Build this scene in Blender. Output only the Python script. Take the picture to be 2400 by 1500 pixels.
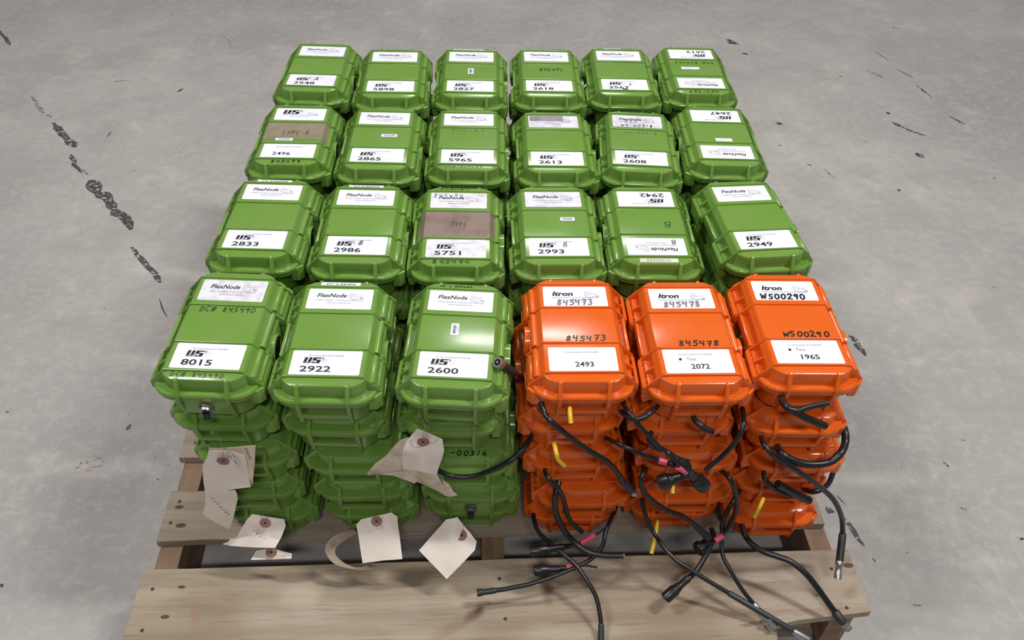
import bpy, bmesh, math, random
from mathutils import Vector, Matrix
random.seed(7)
C = bpy.context.scene.collection
for o in list(bpy.data.objects): bpy.data.objects.remove(o, do_unlink=True)
sc = bpy.context.scene
ZL = 0.5775          # height of the top lids above the floor
PT = 0.140            # pallet deck height
HC = 0.0880          # case height
# ---------------------------------------------------------------- camera
cam = bpy.data.cameras.new('camera'); co = bpy.data.objects.new('camera', cam); C.objects.link(co); sc.camera = co
cam.sensor_fit = 'HORIZONTAL'; cam.sensor_width = 36.0; cam.lens = 36.0*2005.855/2400.0; cam.clip_start = 0.02
yaw, roll, pit = math.radians(2.5749), math.radians(2.1210), math.radians(42.9978)
r0 = Vector((math.cos(yaw), -math.sin(yaw), 0)); fw = Vector((math.sin(yaw)*math.cos(pit), math.cos(yaw)*math.cos(pit), -math.sin(pit)))
u0 = r0.cross(fw)
rt = r0*math.cos(roll) + u0*math.sin(roll); up = -r0*math.sin(roll) + u0*math.cos(roll)
m = Matrix.Identity(4)
for i in range(3): m[i][0] = rt[i]; m[i][1] = up[i]; m[i][2] = -fw[i]
m.translation = Vector((0, 0, 0.912+ZL)); co.matrix_world = m
# ---------------------------------------------------------------- world, lamps, exposure
w = bpy.data.worlds.new('world'); sc.world = w; w.use_nodes = True
bg = w.node_tree.nodes['Background']; bg.inputs[0].default_value = (0.93, 0.95, 1.0, 1); bg.inputs[1].default_value = 0.11
sc.view_settings.view_transform = 'Standard'; sc.view_settings.look = 'None'; sc.view_settings.gamma = 1.0
sc.view_settings.use_curve_mapping = False; sc.view_settings.exposure = -0.12
def lamp(name, loc, sx, sy, power, target=(0.05, 1.4, 0.3), col=(1, 0.98, 0.95)):
    l = bpy.data.lights.new(name, 'AREA'); l.shape = 'RECTANGLE'; l.size = sx; l.size_y = sy; l.energy = power; l.color = col
    o = bpy.data.objects.new(name, l); C.objects.link(o); o.location = loc
    d = Vector(target)-Vector(loc); o.rotation_euler = d.to_track_quat('-Z', 'Y').to_euler(); return o
lamp('ceiling_lamp', (2.4, 1.0, 4.6), 0.22, 1.2, 142)
lamp('ceiling_lamp', (-2.3, 1.3, 4.7), 0.22, 1.2, 114)
lamp('ceiling_lamp', (0.2, -2.2, 4.6), 1.2, 0.2, 84)
lamp('ceiling_lamp', (0.3, 5.0, 5.0), 1.2, 0.22, 62)
# ---------------------------------------------------------------- materials
def nodemat(name):
    mt = bpy.data.materials.new(name); mt.use_nodes = True; nt = mt.node_tree
    return mt, nt, nt.nodes['Principled BSDF']
def N(nt, t, **k):
    n = nt.nodes.new(t)
    for a, b in k.items(): setattr(n, a, b)
    return n
def simple(name, col, rough=0.5, metal=0.0, spec=0.5):
    mt, nt, b = nodemat(name); tc = N(nt, 'ShaderNodeTexCoord'); no = N(nt, 'ShaderNodeTexNoise'); no.inputs['Scale'].default_value = 60
    mx = N(nt, 'ShaderNodeMix', data_type='RGBA'); nt.links.new(tc.outputs['Object'], no.inputs['Vector']); nt.links.new(no.outputs['Fac'], mx.inputs[0])
    mx.inputs[6].default_value = tuple(c*0.9 for c in col)+(1,); mx.inputs[7].default_value = tuple(min(1, c*1.08) for c in col)+(1,)
    nt.links.new(mx.outputs[2], b.inputs['Base Color']); b.inputs['Roughness'].default_value = rough; b.inputs['Metallic'].default_value = metal
    b.inputs['Specular IOR Level'].default_value = spec
    return mt
def plastic(name, col, dirt):
    mt, nt, b = nodemat(name); tc = N(nt, 'ShaderNodeTexCoord'); oi = N(nt, 'ShaderNodeObjectInfo')
    ad = N(nt, 'ShaderNodeVectorMath', operation='ADD'); nt.links.new(tc.outputs['Object'], ad.inputs[0])
    sc3 = N(nt, 'ShaderNodeVectorMath', operation='SCALE'); nt.links.new(oi.outputs['Location'], sc3.inputs[0]); sc3.inputs['Scale'].default_value = 3.7
    nt.links.new(sc3.outputs[0], ad.inputs[1])
    n1 = N(nt, 'ShaderNodeTexNoise'); n1.inputs['Scale'].default_value = 14; n1.inputs['Detail'].default_value = 5; nt.links.new(ad.outputs[0], n1.inputs['Vector'])
    r1 = N(nt, 'ShaderNodeValToRGB'); r1.color_ramp.elements[0].position = .35; r1.color_ramp.elements[1].position = .75; nt.links.new(n1.outputs['Fac'], r1.inputs[0])
    mx = N(nt, 'ShaderNodeMix', data_type='RGBA'); mx.inputs[6].default_value = col+(1,); mx.inputs[7].default_value = dirt+(1,)
    sm = N(nt, 'ShaderNodeMath', operation='MULTIPLY'); sm.inputs[1].default_value = .55; nt.links.new(r1.outputs[0], sm.inputs[0]); nt.links.new(sm.outputs[0], mx.inputs[0])
    n2 = N(nt, 'ShaderNodeTexNoise'); n2.inputs['Scale'].default_value = 120; n2.inputs['Detail'].default_value = 3; nt.links.new(ad.outputs[0], n2.inputs['Vector'])
    r2 = N(nt, 'ShaderNodeValToRGB'); r2.color_ramp.elements[0].position = .735; r2.color_ramp.elements[1].position = .77; nt.links.new(n2.outputs['Fac'], r2.inputs[0])
    mx2 = N(nt, 'ShaderNodeMix', data_type='RGBA'); nt.links.new(r2.outputs[0], mx2.inputs[0]); nt.links.new(mx.outputs[2], mx2.inputs[6]); mx2.inputs[7].default_value = tuple(c*.35 for c in dirt)+(1,)
    nt.links.new(mx2.outputs[2], b.inputs['Base Color'])
    mr = N(nt, 'ShaderNodeMapRange'); nt.links.new(n1.outputs['Fac'], mr.inputs[0]); mr.inputs[3].default_value = .10; mr.inputs[4].default_value = .28
    nt.links.new(mr.outputs[0], b.inputs['Roughness'])
    b.inputs['Specular IOR Level'].default_value = .5
    return mt
GREEN = plastic('green_plastic', (0.145, 0.285, 0.046), (0.19, 0.29, 0.085))
ORANGE = plastic('orange_plastic', (0.71, 0.112, 0.009), (0.69, 0.150, 0.028))
INK = simple('black_print', (0.012, 0.012, 0.018), .5)
GREYINK = simple('grey_print', (0.16, 0.16, 0.19), .6)
FAINT = simple('faint_print', (0.36, 0.36, 0.40), .6)
MARKER = simple('marker_ink', (0.012, 0.014, 0.012), .4)
MARKERF = simple('faded_marker_ink', (0.09, 0.13, 0.06), .4)
BARCODE = simple('barcode_print', (0.02, 0.02, 0.025), .5)
RUBBER = simple('black_rubber', (0.010, 0.010, 0.012), .34)
SLEEVE = simple('dark_heat_shrink', (0.022, 0.024, 0.028), .42)
METAL = simple('dull_steel', (0.42, 0.42, 0.41), .35, .9)
COPPER = simple('cut_wire_end', (0.62, 0.60, 0.55), .5, .2)
YELLOWM = simple('yellow_insulation', (0.72, 0.50, 0.03), .4)
PINK = simple('pink_tape', (0.72, 0.09, 0.17), .45)
DARK = simple('dark_cavity', (0.004, 0.004, 0.004), .8)
STRING = simple('thin_wire', (0.17, 0.16, 0.14), .5, .3)
EYE = simple('reinforcement_ring', (0.30, 0.155, 0.13), .75)
def paperish(name, col, col2, scale=30, spots=False):
    mt, nt, b = nodemat(name); tc = N(nt, 'ShaderNodeTexCoord'); oi = N(nt, 'ShaderNodeObjectInfo')
    ad = N(nt, 'ShaderNodeVectorMath', operation='ADD'); nt.links.new(tc.outputs['Object'], ad.inputs[0]); nt.links.new(oi.outputs['Location'], ad.inputs[1])
    no = N(nt, 'ShaderNodeTexNoise'); no.inputs['Scale'].default_value = scale; no.inputs['Detail'].default_value = 6; nt.links.new(ad.outputs[0], no.inputs['Vector'])
    r1 = N(nt, 'ShaderNodeValToRGB'); r1.color_ramp.elements[0].position = .45; r1.color_ramp.elements[1].position = .8; nt.links.new(no.outputs['Fac'], r1.inputs[0])
    mx = N(nt, 'ShaderNodeMix', data_type='RGBA'); nt.links.new(r1.outputs[0], mx.inputs[0]); mx.inputs[6].default_value = col+(1,); mx.inputs[7].default_value = col2+(1,)
    nt.links.new(mx.outputs[2], b.inputs['Base Color']); b.inputs['Roughness'].default_value = .45 if not spots else .6
    return mt
STICK = paperish('white_sticker', (0.80, 0.81, 0.94), (0.73, 0.73, 0.84), 25)
STICKD = paperish('scuffed_sticker', (0.74, 0.73, 0.81), (0.50, 0.47, 0.52), 60)
STICKG = paperish('greyed_tape', (0.30, 0.27, 0.30), (0.14, 0.12, 0.14), 70)
AGED = paperish('aged_tape', (0.70, 0.68, 0.66), (0.62, 0.50, 0.36), 25)
TAPE = paperish('brown_tape', (0.235, 0.165, 0.135), (0.13, 0.085, 0.07), 28)
TAPE2 = paperish('peeling_brown_tape', (0.27, 0.215, 0.16), (0.16, 0.20, 0.07), 40)
PAPER = paperish('manila_paper', (0.86, 0.77, 0.70), (0.76, 0.65, 0.56), 22, True)
PAPERD = paperish('stained_manila_paper', (0.72, 0.61, 0.50), (0.42, 0.30, 0.20), 38, True)
def woodmat(name, light, dark, seed, tint=.5, knots=()):
    mt, nt, b = nodemat(name); tc = N(nt, 'ShaderNodeTexCoord'); oi = N(nt, 'ShaderNodeObjectInfo')
    mp = N(nt, 'ShaderNodeMapping'); nt.links.new(tc.outputs['Object'], mp.inputs[0]); mp.inputs['Scale'].default_value = (2.0, 26.0, 26.0)
    ad = N(nt, 'ShaderNodeVectorMath', operation='ADD'); nt.links.new(mp.outputs[0], ad.inputs[0])
    s = N(nt, 'ShaderNodeVectorMath', operation='SCALE'); nt.links.new(oi.outputs['Location'], s.inputs[0]); s.inputs['Scale'].default_value = 9.3+seed; nt.links.new(s.outputs[0], ad.inputs[1])
    n1 = N(nt, 'ShaderNodeTexNoise'); n1.inputs['Scale'].default_value = 1.0; n1.inputs['Detail'].default_value = 8; n1.inputs['Distortion'].default_value = .9; nt.links.new(ad.outputs[0], n1.inputs['Vector'])
    r1 = N(nt, 'ShaderNodeValToRGB'); e = r1.color_ramp.elements; e[0].position = .30; e[0].color = dark+(1,); e[1].position = .68; e[1].color = light+(1,); nt.links.new(n1.outputs['Fac'], r1.inputs[0])
    # large soft stains
    n2 = N(nt, 'ShaderNodeTexNoise'); n2.inputs['Scale'].default_value = 5.0; n2.inputs['Detail'].default_value = 4; nt.links.new(tc.outputs['Object'], n2.inputs['Vector'])
    r2 = N(nt, 'ShaderNodeValToRGB'); r2.color_ramp.elements[0].position = .42; r2.color_ramp.elements[1].position = .7; nt.links.new(n2.outputs['Fac'], r2.inputs[0])
    mx = N(nt, 'ShaderNodeMix', data_type='RGBA', blend_type='MULTIPLY'); sm = N(nt, 'ShaderNodeMath', operation='MULTIPLY'); sm.inputs[1].default_value = tint
    nt.links.new(r2.outputs[0], sm.inputs[0]); nt.links.new(sm.outputs[0], mx.inputs[0]); nt.links.new(r1.outputs[0], mx.inputs[6]); mx.inputs[7].default_value = (.78, .70, .62, 1)
    # thin dark fibres
    mp3 = N(nt, 'ShaderNodeMapping'); nt.links.new(tc.outputs['Object'], mp3.inputs[0]); mp3.inputs['Scale'].default_value = (12, 240, 240)
    n3 = N(nt, 'ShaderNodeTexNoise'); n3.inputs['Scale'].default_value = 1.0; n3.inputs['Detail'].default_value = 3; nt.links.new(mp3.outputs[0], n3.inputs['Vector'])
    r3 = N(nt, 'ShaderNodeValToRGB'); r3.color_ramp.elements[0].position = .25; r3.color_ramp.elements[0].color = (.62, .56, .50, 1); r3.color_ramp.elements[1].position = .45; nt.links.new(n3.outputs['Fac'], r3.inputs[0])
    m2 = N(nt, 'ShaderNodeMix', data_type='RGBA', blend_type='MULTIPLY'); m2.inputs[0].default_value = .7; nt.links.new(mx.outputs[2], m2.inputs[6]); nt.links.new(r3.outputs[0], m2.inputs[7])
    col = m2.outputs[2]
    dn = N(nt, 'ShaderNodeTexNoise'); dn.inputs['Scale'].default_value = 30; nt.links.new(tc.outputs['Object'], dn.inputs['Vector'])
    dv = N(nt, 'ShaderNodeVectorMath', operation='SCALE'); dv.inputs['Scale'].default_value = .012; nt.links.new(dn.outputs['Color'], dv.inputs[0])
    for (kx, ky, rz_, wx, wy, kc, kk) in knots:
        sb = N(nt, 'ShaderNodeVectorMath', operation='ADD'); nt.links.new(tc.outputs['Object'], sb.inputs[0]); nt.links.new(dv.outputs[0], sb.inputs[1])
        s2 = N(nt, 'ShaderNodeVectorMath', operation='SUBTRACT'); nt.links.new(sb.outputs[0], s2.inputs[0]); s2.inputs[1].default_value = (kx+.006, ky+.006, .017)
        mk = N(nt, 'ShaderNodeVectorRotate', rotation_type='Z_AXIS'); nt.links.new(s2.outputs[0], mk.inputs['Vector']); mk.inputs['Angle'].default_value = rz_
        ml = N(nt, 'ShaderNodeVectorMath', operation='MULTIPLY'); nt.links.new(mk.outputs[0], ml.inputs[0]); ml.inputs[1].default_value = (1/wx, 1/wy, 20)
        ln = N(nt, 'ShaderNodeVectorMath', operation='LENGTH'); nt.links.new(ml.outputs[0], ln.inputs[0])
        rk = N(nt, 'ShaderNodeValToRGB'); rk.color_ramp.elements[0].position = .40; rk.color_ramp.elements[0].color = (1, 1, 1, 1); rk.color_ramp.elements[1].position = 1.0; rk.color_ramp.elements[1].color = (0, 0, 0, 1)
        nt.links.new(ln.outputs['Value'], rk.inputs[0]); km = N(nt, 'ShaderNodeMath', operation='MULTIPLY'); km.inputs[1].default_value = kk; nt.links.new(rk.outputs[0], km.inputs[0])
        mk2 = N(nt, 'ShaderNodeMix', data_type='RGBA'); nt.links.new(km.outputs[0], mk2.inputs[0]); nt.links.new(col, mk2.inputs[6]); mk2.inputs[7].default_value = kc+(1,); col = mk2.outputs[2]
    nt.links.new(col, b.inputs['Base Color']); b.inputs['Roughness'].default_value = .72
    bp = N(nt, 'ShaderNodeBump'); bp.inputs['Strength'].default_value = .15; bp.inputs['Distance'].default_value = .002; nt.links.new(n1.outputs['Fac'], bp.inputs['Height']); nt.links.new(bp.outputs[0], b.inputs['Normal'])
    return mt
WOODL = woodmat('pale_pine', (0.40, 0.335, 0.26), (0.28, 0.225, 0.16), 1.0, .9, knots=(
    (-.078, -.032, -.5, .070, .016, (.23, .155, .10), .55), (-.050, -.012, -.75, .034, .012, (.13, .075, .045), .85), (-.046, -.008, -.75, .012, .005, (.06, .035, .02), .9), (.30, -.030, .0, .42, .010, (.25, .155, .11), .55),
    (-.30, -.040, .02, .30, .008, (.32, .21, .13), .35), (.072, .050, 1.5, .060, .016, (.10, .05, .03), .95), (.415, -.050, -.1, .030, .005, (.16, .07, .035), .7),
    (-.52, .0, 1.45, .03, .012, (.30, .17, .10), .5), (-.35, .03, .0, .05, .03, (.58, .49, .38), .4), (.1, -.055, .0, .12, .02, (.58, .49, .38), .35)))
WOODG = woodmat('weathered_pine', (0.38, 0.32, 0.255), (0.23, 0.18, 0.14), 2.0)
WOODD = woodmat('dark_stringer_pine', (0.30, 0.20, 0.13), (0.16, 0.09, 0.05), 3.0)
KNOT = simple('wood_knot', (0.10, 0.055, 0.035), .8)
NAIL = simple('rusty_nail', (0.07, 0.045, 0.035), .7, .3)
def floormat():
    mt, nt, b = nodemat('worn_concrete'); tc = N(nt, 'ShaderNodeTexCoord')
    def noise(scale, detail, vec=None, rough=.6):
        n = N(nt, 'ShaderNodeTexNoise'); n.inputs['Scale'].default_value = scale; n.inputs['Detail'].default_value = detail; n.inputs['Roughness'].default_value = rough
        nt.links.new(vec if vec else tc.outputs['Object'], n.inputs['Vector']); return n.outputs['Fac']
    def ramp(f, p0, p1, c0=(0, 0, 0, 1), c1=(1, 1, 1, 1)):
        r = N(nt, 'ShaderNodeValToRGB'); r.color_ramp.elements[0].position = p0; r.color_ramp.elements[1].position = p1; r.color_ramp.elements[0].color = c0; r.color_ramp.elements[1].color = c1
        nt.links.new(f, r.inputs[0]); return r.outputs[0]
    def mix(f, a, c, bt='MIX', k=None):
        x = N(nt, 'ShaderNodeMix', data_type='RGBA', blend_type=bt)
        if k is not None:
            mm = N(nt, 'ShaderNodeMath', operation='MULTIPLY'); mm.inputs[1].default_value = k; nt.links.new(f, mm.inputs[0]); f = mm.outputs[0]
        nt.links.new(f, x.inputs[0])
        for s_, v in ((6, a), (7, c)):
            if isinstance(v, tuple): x.inputs[s_].default_value = v
            else: nt.links.new(v, x.inputs[s_])
        return x.outputs[2]
    base = ramp(noise(1.3, 6), .35, .68, (.31, .293, .284, 1), (.445, .417, .40, 1))
    base = mix(ramp(noise(9, 8, rough=.7), .46, .66), base, (.37, .345, .325, 1), k=.55)
    base = mix(ramp(noise(34, 8, rough=.75), .48, .72), base, (.56, .53, .50, 1), k=.45)
    base = mix(ramp(noise(4.2, 10, rough=.72), .50, .60), base, (.335, .315, .30, 1), k=.55)
    base = mix(ramp(noise(5.7, 9, rough=.7), .54, .70), base, (.60, .56, .52, 1), k=.35)
    for rz_, sc_, off_ in ((.9, (1.2, 90, 1), 3.0), (-.25, (1.6, 110, 1), 11.0), (1.9, (1.5, 100, 1), 23.0)):
        mq = N(nt, 'ShaderNodeMapping'); nt.links.new(tc.outputs['Object'], mq.inputs[0]); mq.inputs['Rotation'].default_value = (0, 0, rz_); mq.inputs['Scale'].default_value = sc_; mq.inputs['Location'].default_value = (off_, off_, 0)
        base = mix(ramp(noise(1.0, 4, mq.outputs[0], .55), .715, .735), base, (.20, .19, .185, 1), k=.45)
    mp = N(nt, 'ShaderNodeMapping'); nt.links.new(tc.outputs['Object'], mp.inputs[0]); mp.inputs['Rotation'].default_value = (0, 0, .35); mp.inputs['Scale'].default_value = (4, 26, 1)
    base = mix(ramp(noise(1.6, 9, mp.outputs[0], .75), .60, .74), base, (.30, .285, .275, 1), k=.5)
    mp2 = N(nt, 'ShaderNodeMapping'); nt.links.new(tc.outputs['Object'], mp2.inputs[0]); mp2.inputs['Rotation'].default_value = (0, 0, -.9); mp2.inputs['Scale'].default_value = (5, 60, 1)
    base = mix(ramp(noise(1.3, 5, mp2.outputs[0], .6), .735, .76), base, (.16, .15, .145, 1), k=.6)
    base = mix(ramp(noise(2.2, 7), .64, .74), base, (.27, .255, .24, 1), k=.5)
    # dark specks and chips
    for s_, th, k in ((17, .060, .85), (42, .070, .7), (7, .030, .8)):
        vo = N(nt, 'ShaderNodeTexVoronoi'); vo.inputs['Scale'].default_value = s_; vo.inputs['Randomness'].default_value = 1
        wv = N(nt, 'ShaderNodeVectorMath', operation='ADD'); nn = N(nt, 'ShaderNodeTexNoise'); nn.inputs['Scale'].default_value = s_*3; nn.inputs['Detail'].default_value = 3
        nt.links.new(tc.outputs['Object'], nn.inputs['Vector']); sv = N(nt, 'ShaderNodeVectorMath', operation='SCALE'); sv.inputs['Scale'].default_value = .6/s_; nt.links.new(nn.outputs['Color'], sv.inputs[0])
        nt.links.new(tc.outputs['Object'], wv.inputs[0]); nt.links.new(sv.outputs[0], wv.inputs[1]); nt.links.new(wv.outputs[0], vo.inputs['Vector'])
        sp = N(nt, 'ShaderNodeSeparateColor'); nt.links.new(vo.outputs['Color'], sp.inputs[0])
        g = N(nt, 'ShaderNodeMath', operation='GREATER_THAN'); g.inputs[1].default_value = .62; nt.links.new(sp.outputs[0], g.inputs[0])
        rr = N(nt, 'ShaderNodeMath', operation='MULTIPLY'); nt.links.new(sp.outputs[1], rr.inputs[0]); rr.inputs[1].default_value = th
        l = N(nt, 'ShaderNodeMath', operation='LESS_THAN'); nt.links.new(vo.outputs['Distance'], l.inputs[0]); nt.links.new(rr.outputs[0], l.inputs[1])
        a = N(nt, 'ShaderNodeMath', operation='MULTIPLY'); nt.links.new(l.outputs[0], a.inputs[0]); nt.links.new(g.outputs[0], a.inputs[1])
        base = mix(a.outputs[0], base, (.10, .092, .09, 1), k=k)
    nt.links.new(base, b.inputs['Base Color']); b.inputs['Roughness'].default_value = .62; b.inputs['Specular IOR Level'].default_value = .3
    bp = N(nt, 'ShaderNodeBump'); bp.inputs['Strength'].default_value = .12; bp.inputs['Distance'].default_value = .002; nt.links.new(noise(60, 6), bp.inputs['Height']); nt.links.new(bp.outputs[0], b.inputs['Normal'])
    return mt
FLOOR = floormat()
def scuffmat(name, col, lo, hi):
    mt, nt, b = nodemat(name); tc = N(nt, 'ShaderNodeTexCoord'); n = N(nt, 'ShaderNodeTexNoise'); n.inputs['Scale'].default_value = 95; n.inputs['Detail'].default_value = 6; n.inputs['Roughness'].default_value = .7
    nt.links.new(tc.outputs['Object'], n.inputs['Vector']); r = N(nt, 'ShaderNodeValToRGB'); r.color_ramp.elements[0].position = lo; r.color_ramp.elements[1].position = hi
    nt.links.new(n.outputs['Fac'], r.inputs[0]); nt.links.new(r.outputs[0], b.inputs['Alpha']); b.inputs['Base Color'].default_value = col+(1,); b.inputs['Roughness'].default_value = .7
    return mt
SCUFF = scuffmat('black_scuff', (.055, .053, .056), .42, .51)
SCUFF2 = scuffmat('faint_scuff', (.15, .145, .15), .46, .60)
REDST = scuffmat('red_stain', (.30, .16, .15), .52, .66)
# ---------------------------------------------------------------- mesh helpers
def mesh_from(bm, name, mats, bev=0, ang=35, smooth=True):
    if bev:
        bmesh.ops.recalc_face_normals(bm, faces=bm.faces)
        ed = [e for e in bm.edges if len(e.link_faces) == 2 and e.calc_face_angle(0) > math.radians(22) and e.calc_length() > bev*2.5]
        bmesh.ops.bevel(bm, geom=ed, offset=bev, segments=2, profile=.6, affect='EDGES', clamp_overlap=True)
    bmesh.ops.recalc_face_normals(bm, faces=bm.faces)
    me = bpy.data.meshes.new(name); bm.to_mesh(me); bm.free()
    for mt in (mats if isinstance(mats, (list, tuple)) else [mats]): me.materials.append(mt)
    if smooth:
        me.shade_smooth(); me.set_sharp_from_angle(angle=math.radians(ang))
    return me
def obj(name, me, parent=None, loc=None, rot=None):
    o = bpy.data.objects.new(name, me); C.objects.link(o)
    if parent: o.parent = parent
    if loc is not None: o.location = loc
    if rot is not None: o.rotation_euler = rot
    return o
def tag(o, label=None, cat=None, group=None, kind=None):
    if label: o['label'] = label
    if cat: o['category'] = cat
    if group: o['group'] = group
    if kind: o['kind'] = kind
    return o
def empty(name, loc=(0, 0, 0), rz=0):
    o = bpy.data.objects.new(name, None); C.objects.link(o); o.location = loc; o.rotation_euler = (0, 0, rz); o.empty_display_size = .03; return o
def box(bm, x0, x1, y0, y1, z0, z1, mi=0):
    vs = [bm.verts.new((x, y, z)) for z in (z0, z1) for x, y in ((x0, y0), (x1, y0), (x1, y1), (x0, y1))]
    fs = [(3, 2, 1, 0), (4, 5, 6, 7), (0, 1, 5, 4), (1, 2, 6, 5), (2, 3, 7, 6), (3, 0, 4, 7)]
    for f in fs: bm.faces.new([vs[i] for i in f]).material_index = mi
def extr(bm, pts, axis, a, b, mi=0):
    """polygon pts (2D) extruded along axis from a to b; axis 'x': pts=(y,z); axis 'y': pts=(x,z); axis 'z': pts=(x,y)"""
    def P(p, t): return {'x': (t, p[0], p[1]), 'y': (p[0], t, p[1]), 'z': (p[0], p[1], t)}[axis]
    A = [bm.verts.new(P(p, a)) for p in pts]; B = [bm.verts.new(P(p, b)) for p in pts]; n = len(pts)
    bm.faces.new(A).material_index = mi; bm.faces.new(B[::-1]).material_index = mi
    for i in range(n): bm.faces.new((A[i], A[(i+1) % n], B[(i+1) % n], B[i])).material_index = mi
def octa(hx, hy, cx, cy, z):
    return [(hx, -hy+cy, z), (hx, hy-cy, z), (hx-cx, hy, z), (-hx+cx, hy, z), (-hx, hy-cy, z), (-hx, -hy+cy, z), (-hx+cx, -hy, z), (hx-cx, -hy, z)]
def rring(hx, hy, cx, cy, z, ex=.75):
    out = []
    for sx, sy, a0 in ((1, -1, 270), (1, 1, 0), (-1, 1, 90), (-1, -1, 180)):
        for k in range(4):
            t = math.radians(a0+30*k)   # ex: 0 a plain chamfer, 1 a full round
            c, s_ = math.cos(t), math.sin(t); n = (abs(c)+abs(s_)); c, s_ = c*(ex+(1-ex)/n), s_*(ex+(1-ex)/n)
            out.append((sx*(hx-cx)+cx*c, sy*(hy-cy)+cy*s_, z))
    return out
def loft(bm, rings):
    R = [[bm.verts.new(p) for p in r] for r in rings]; n = len(R[0])
    for a, b in zip(R, R[1:]):
        for i in range(n): bm.faces.new((a[i], a[(i+1) % n], b[(i+1) % n], b[i]))
    bm.faces.new(R[0][::-1]); bm.faces.new(R[-1])
def cyl(bm, p, q, r, seg=12, r2=None, mi=0):
    p, q = Vector(p), Vector(q); d = (q-p).normalized(); a = d.orthogonal().normalized(); b = d.cross(a); r2 = r if r2 is None else r2
    A = [bm.verts.new(p+(a*math.cos(t)+b*math.sin(t))*r) for t in [2*math.pi*i/seg for i in range(seg)]]
    B = [bm.verts.new(q+(a*math.cos(t)+b*math.sin(t))*r2) for t in [2*math.pi*i/seg for i in range(seg)]]
    bm.faces.new(A[::-1]).material_index = mi; bm.faces.new(B).material_index = mi
    for i in range(seg): bm.faces.new((A[i], A[(i+1) % seg], B[(i+1) % seg], B[i])).material_index = mi
def crom(P, n=6):
    P = [Vector(p) for p in P]; out = []
    for i in range(len(P)-1):
        a = P[max(i-1, 0)]; b = P[i]; c = P[i+1]; d = P[min(i+2, len(P)-1)]
        for k in range(n):
            t = k/n; out.append(.5*((2*b)+(c-a)*t+(2*a-5*b+4*c-d)*t*t+(3*b-a-3*c+d)*t**3))
    out.append(P[-1]); return out
def tube(bm, P, r, seg=10, mi=0, rs=None):
    P = [Vector(p) for p in P]; rings = []; prev = None
    for i, p in enumerate(P):
        d = (P[min(i+1, len(P)-1)]-P[max(i-1, 0)]).normalized()
        a = d.orthogonal().normalized() if prev is None else (prev-d*prev.dot(d)).normalized()
        prev = a; b = d.cross(a); rr = rs[i] if rs else r
        rings.append([bm.verts.new(p+(a*math.cos(t)+b*math.sin(t))*rr) for t in [2*math.pi*k/seg for k in range(seg)]])
    for A, B in zip(rings, rings[1:]):
        for i in range(seg): bm.faces.new((A[i], A[(i+1) % seg], B[(i+1) % seg], B[i])).material_index = mi
    bm.faces.new(rings[0][::-1]).material_index = mi; bm.faces.new(rings[-1]).material_index = mi
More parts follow.
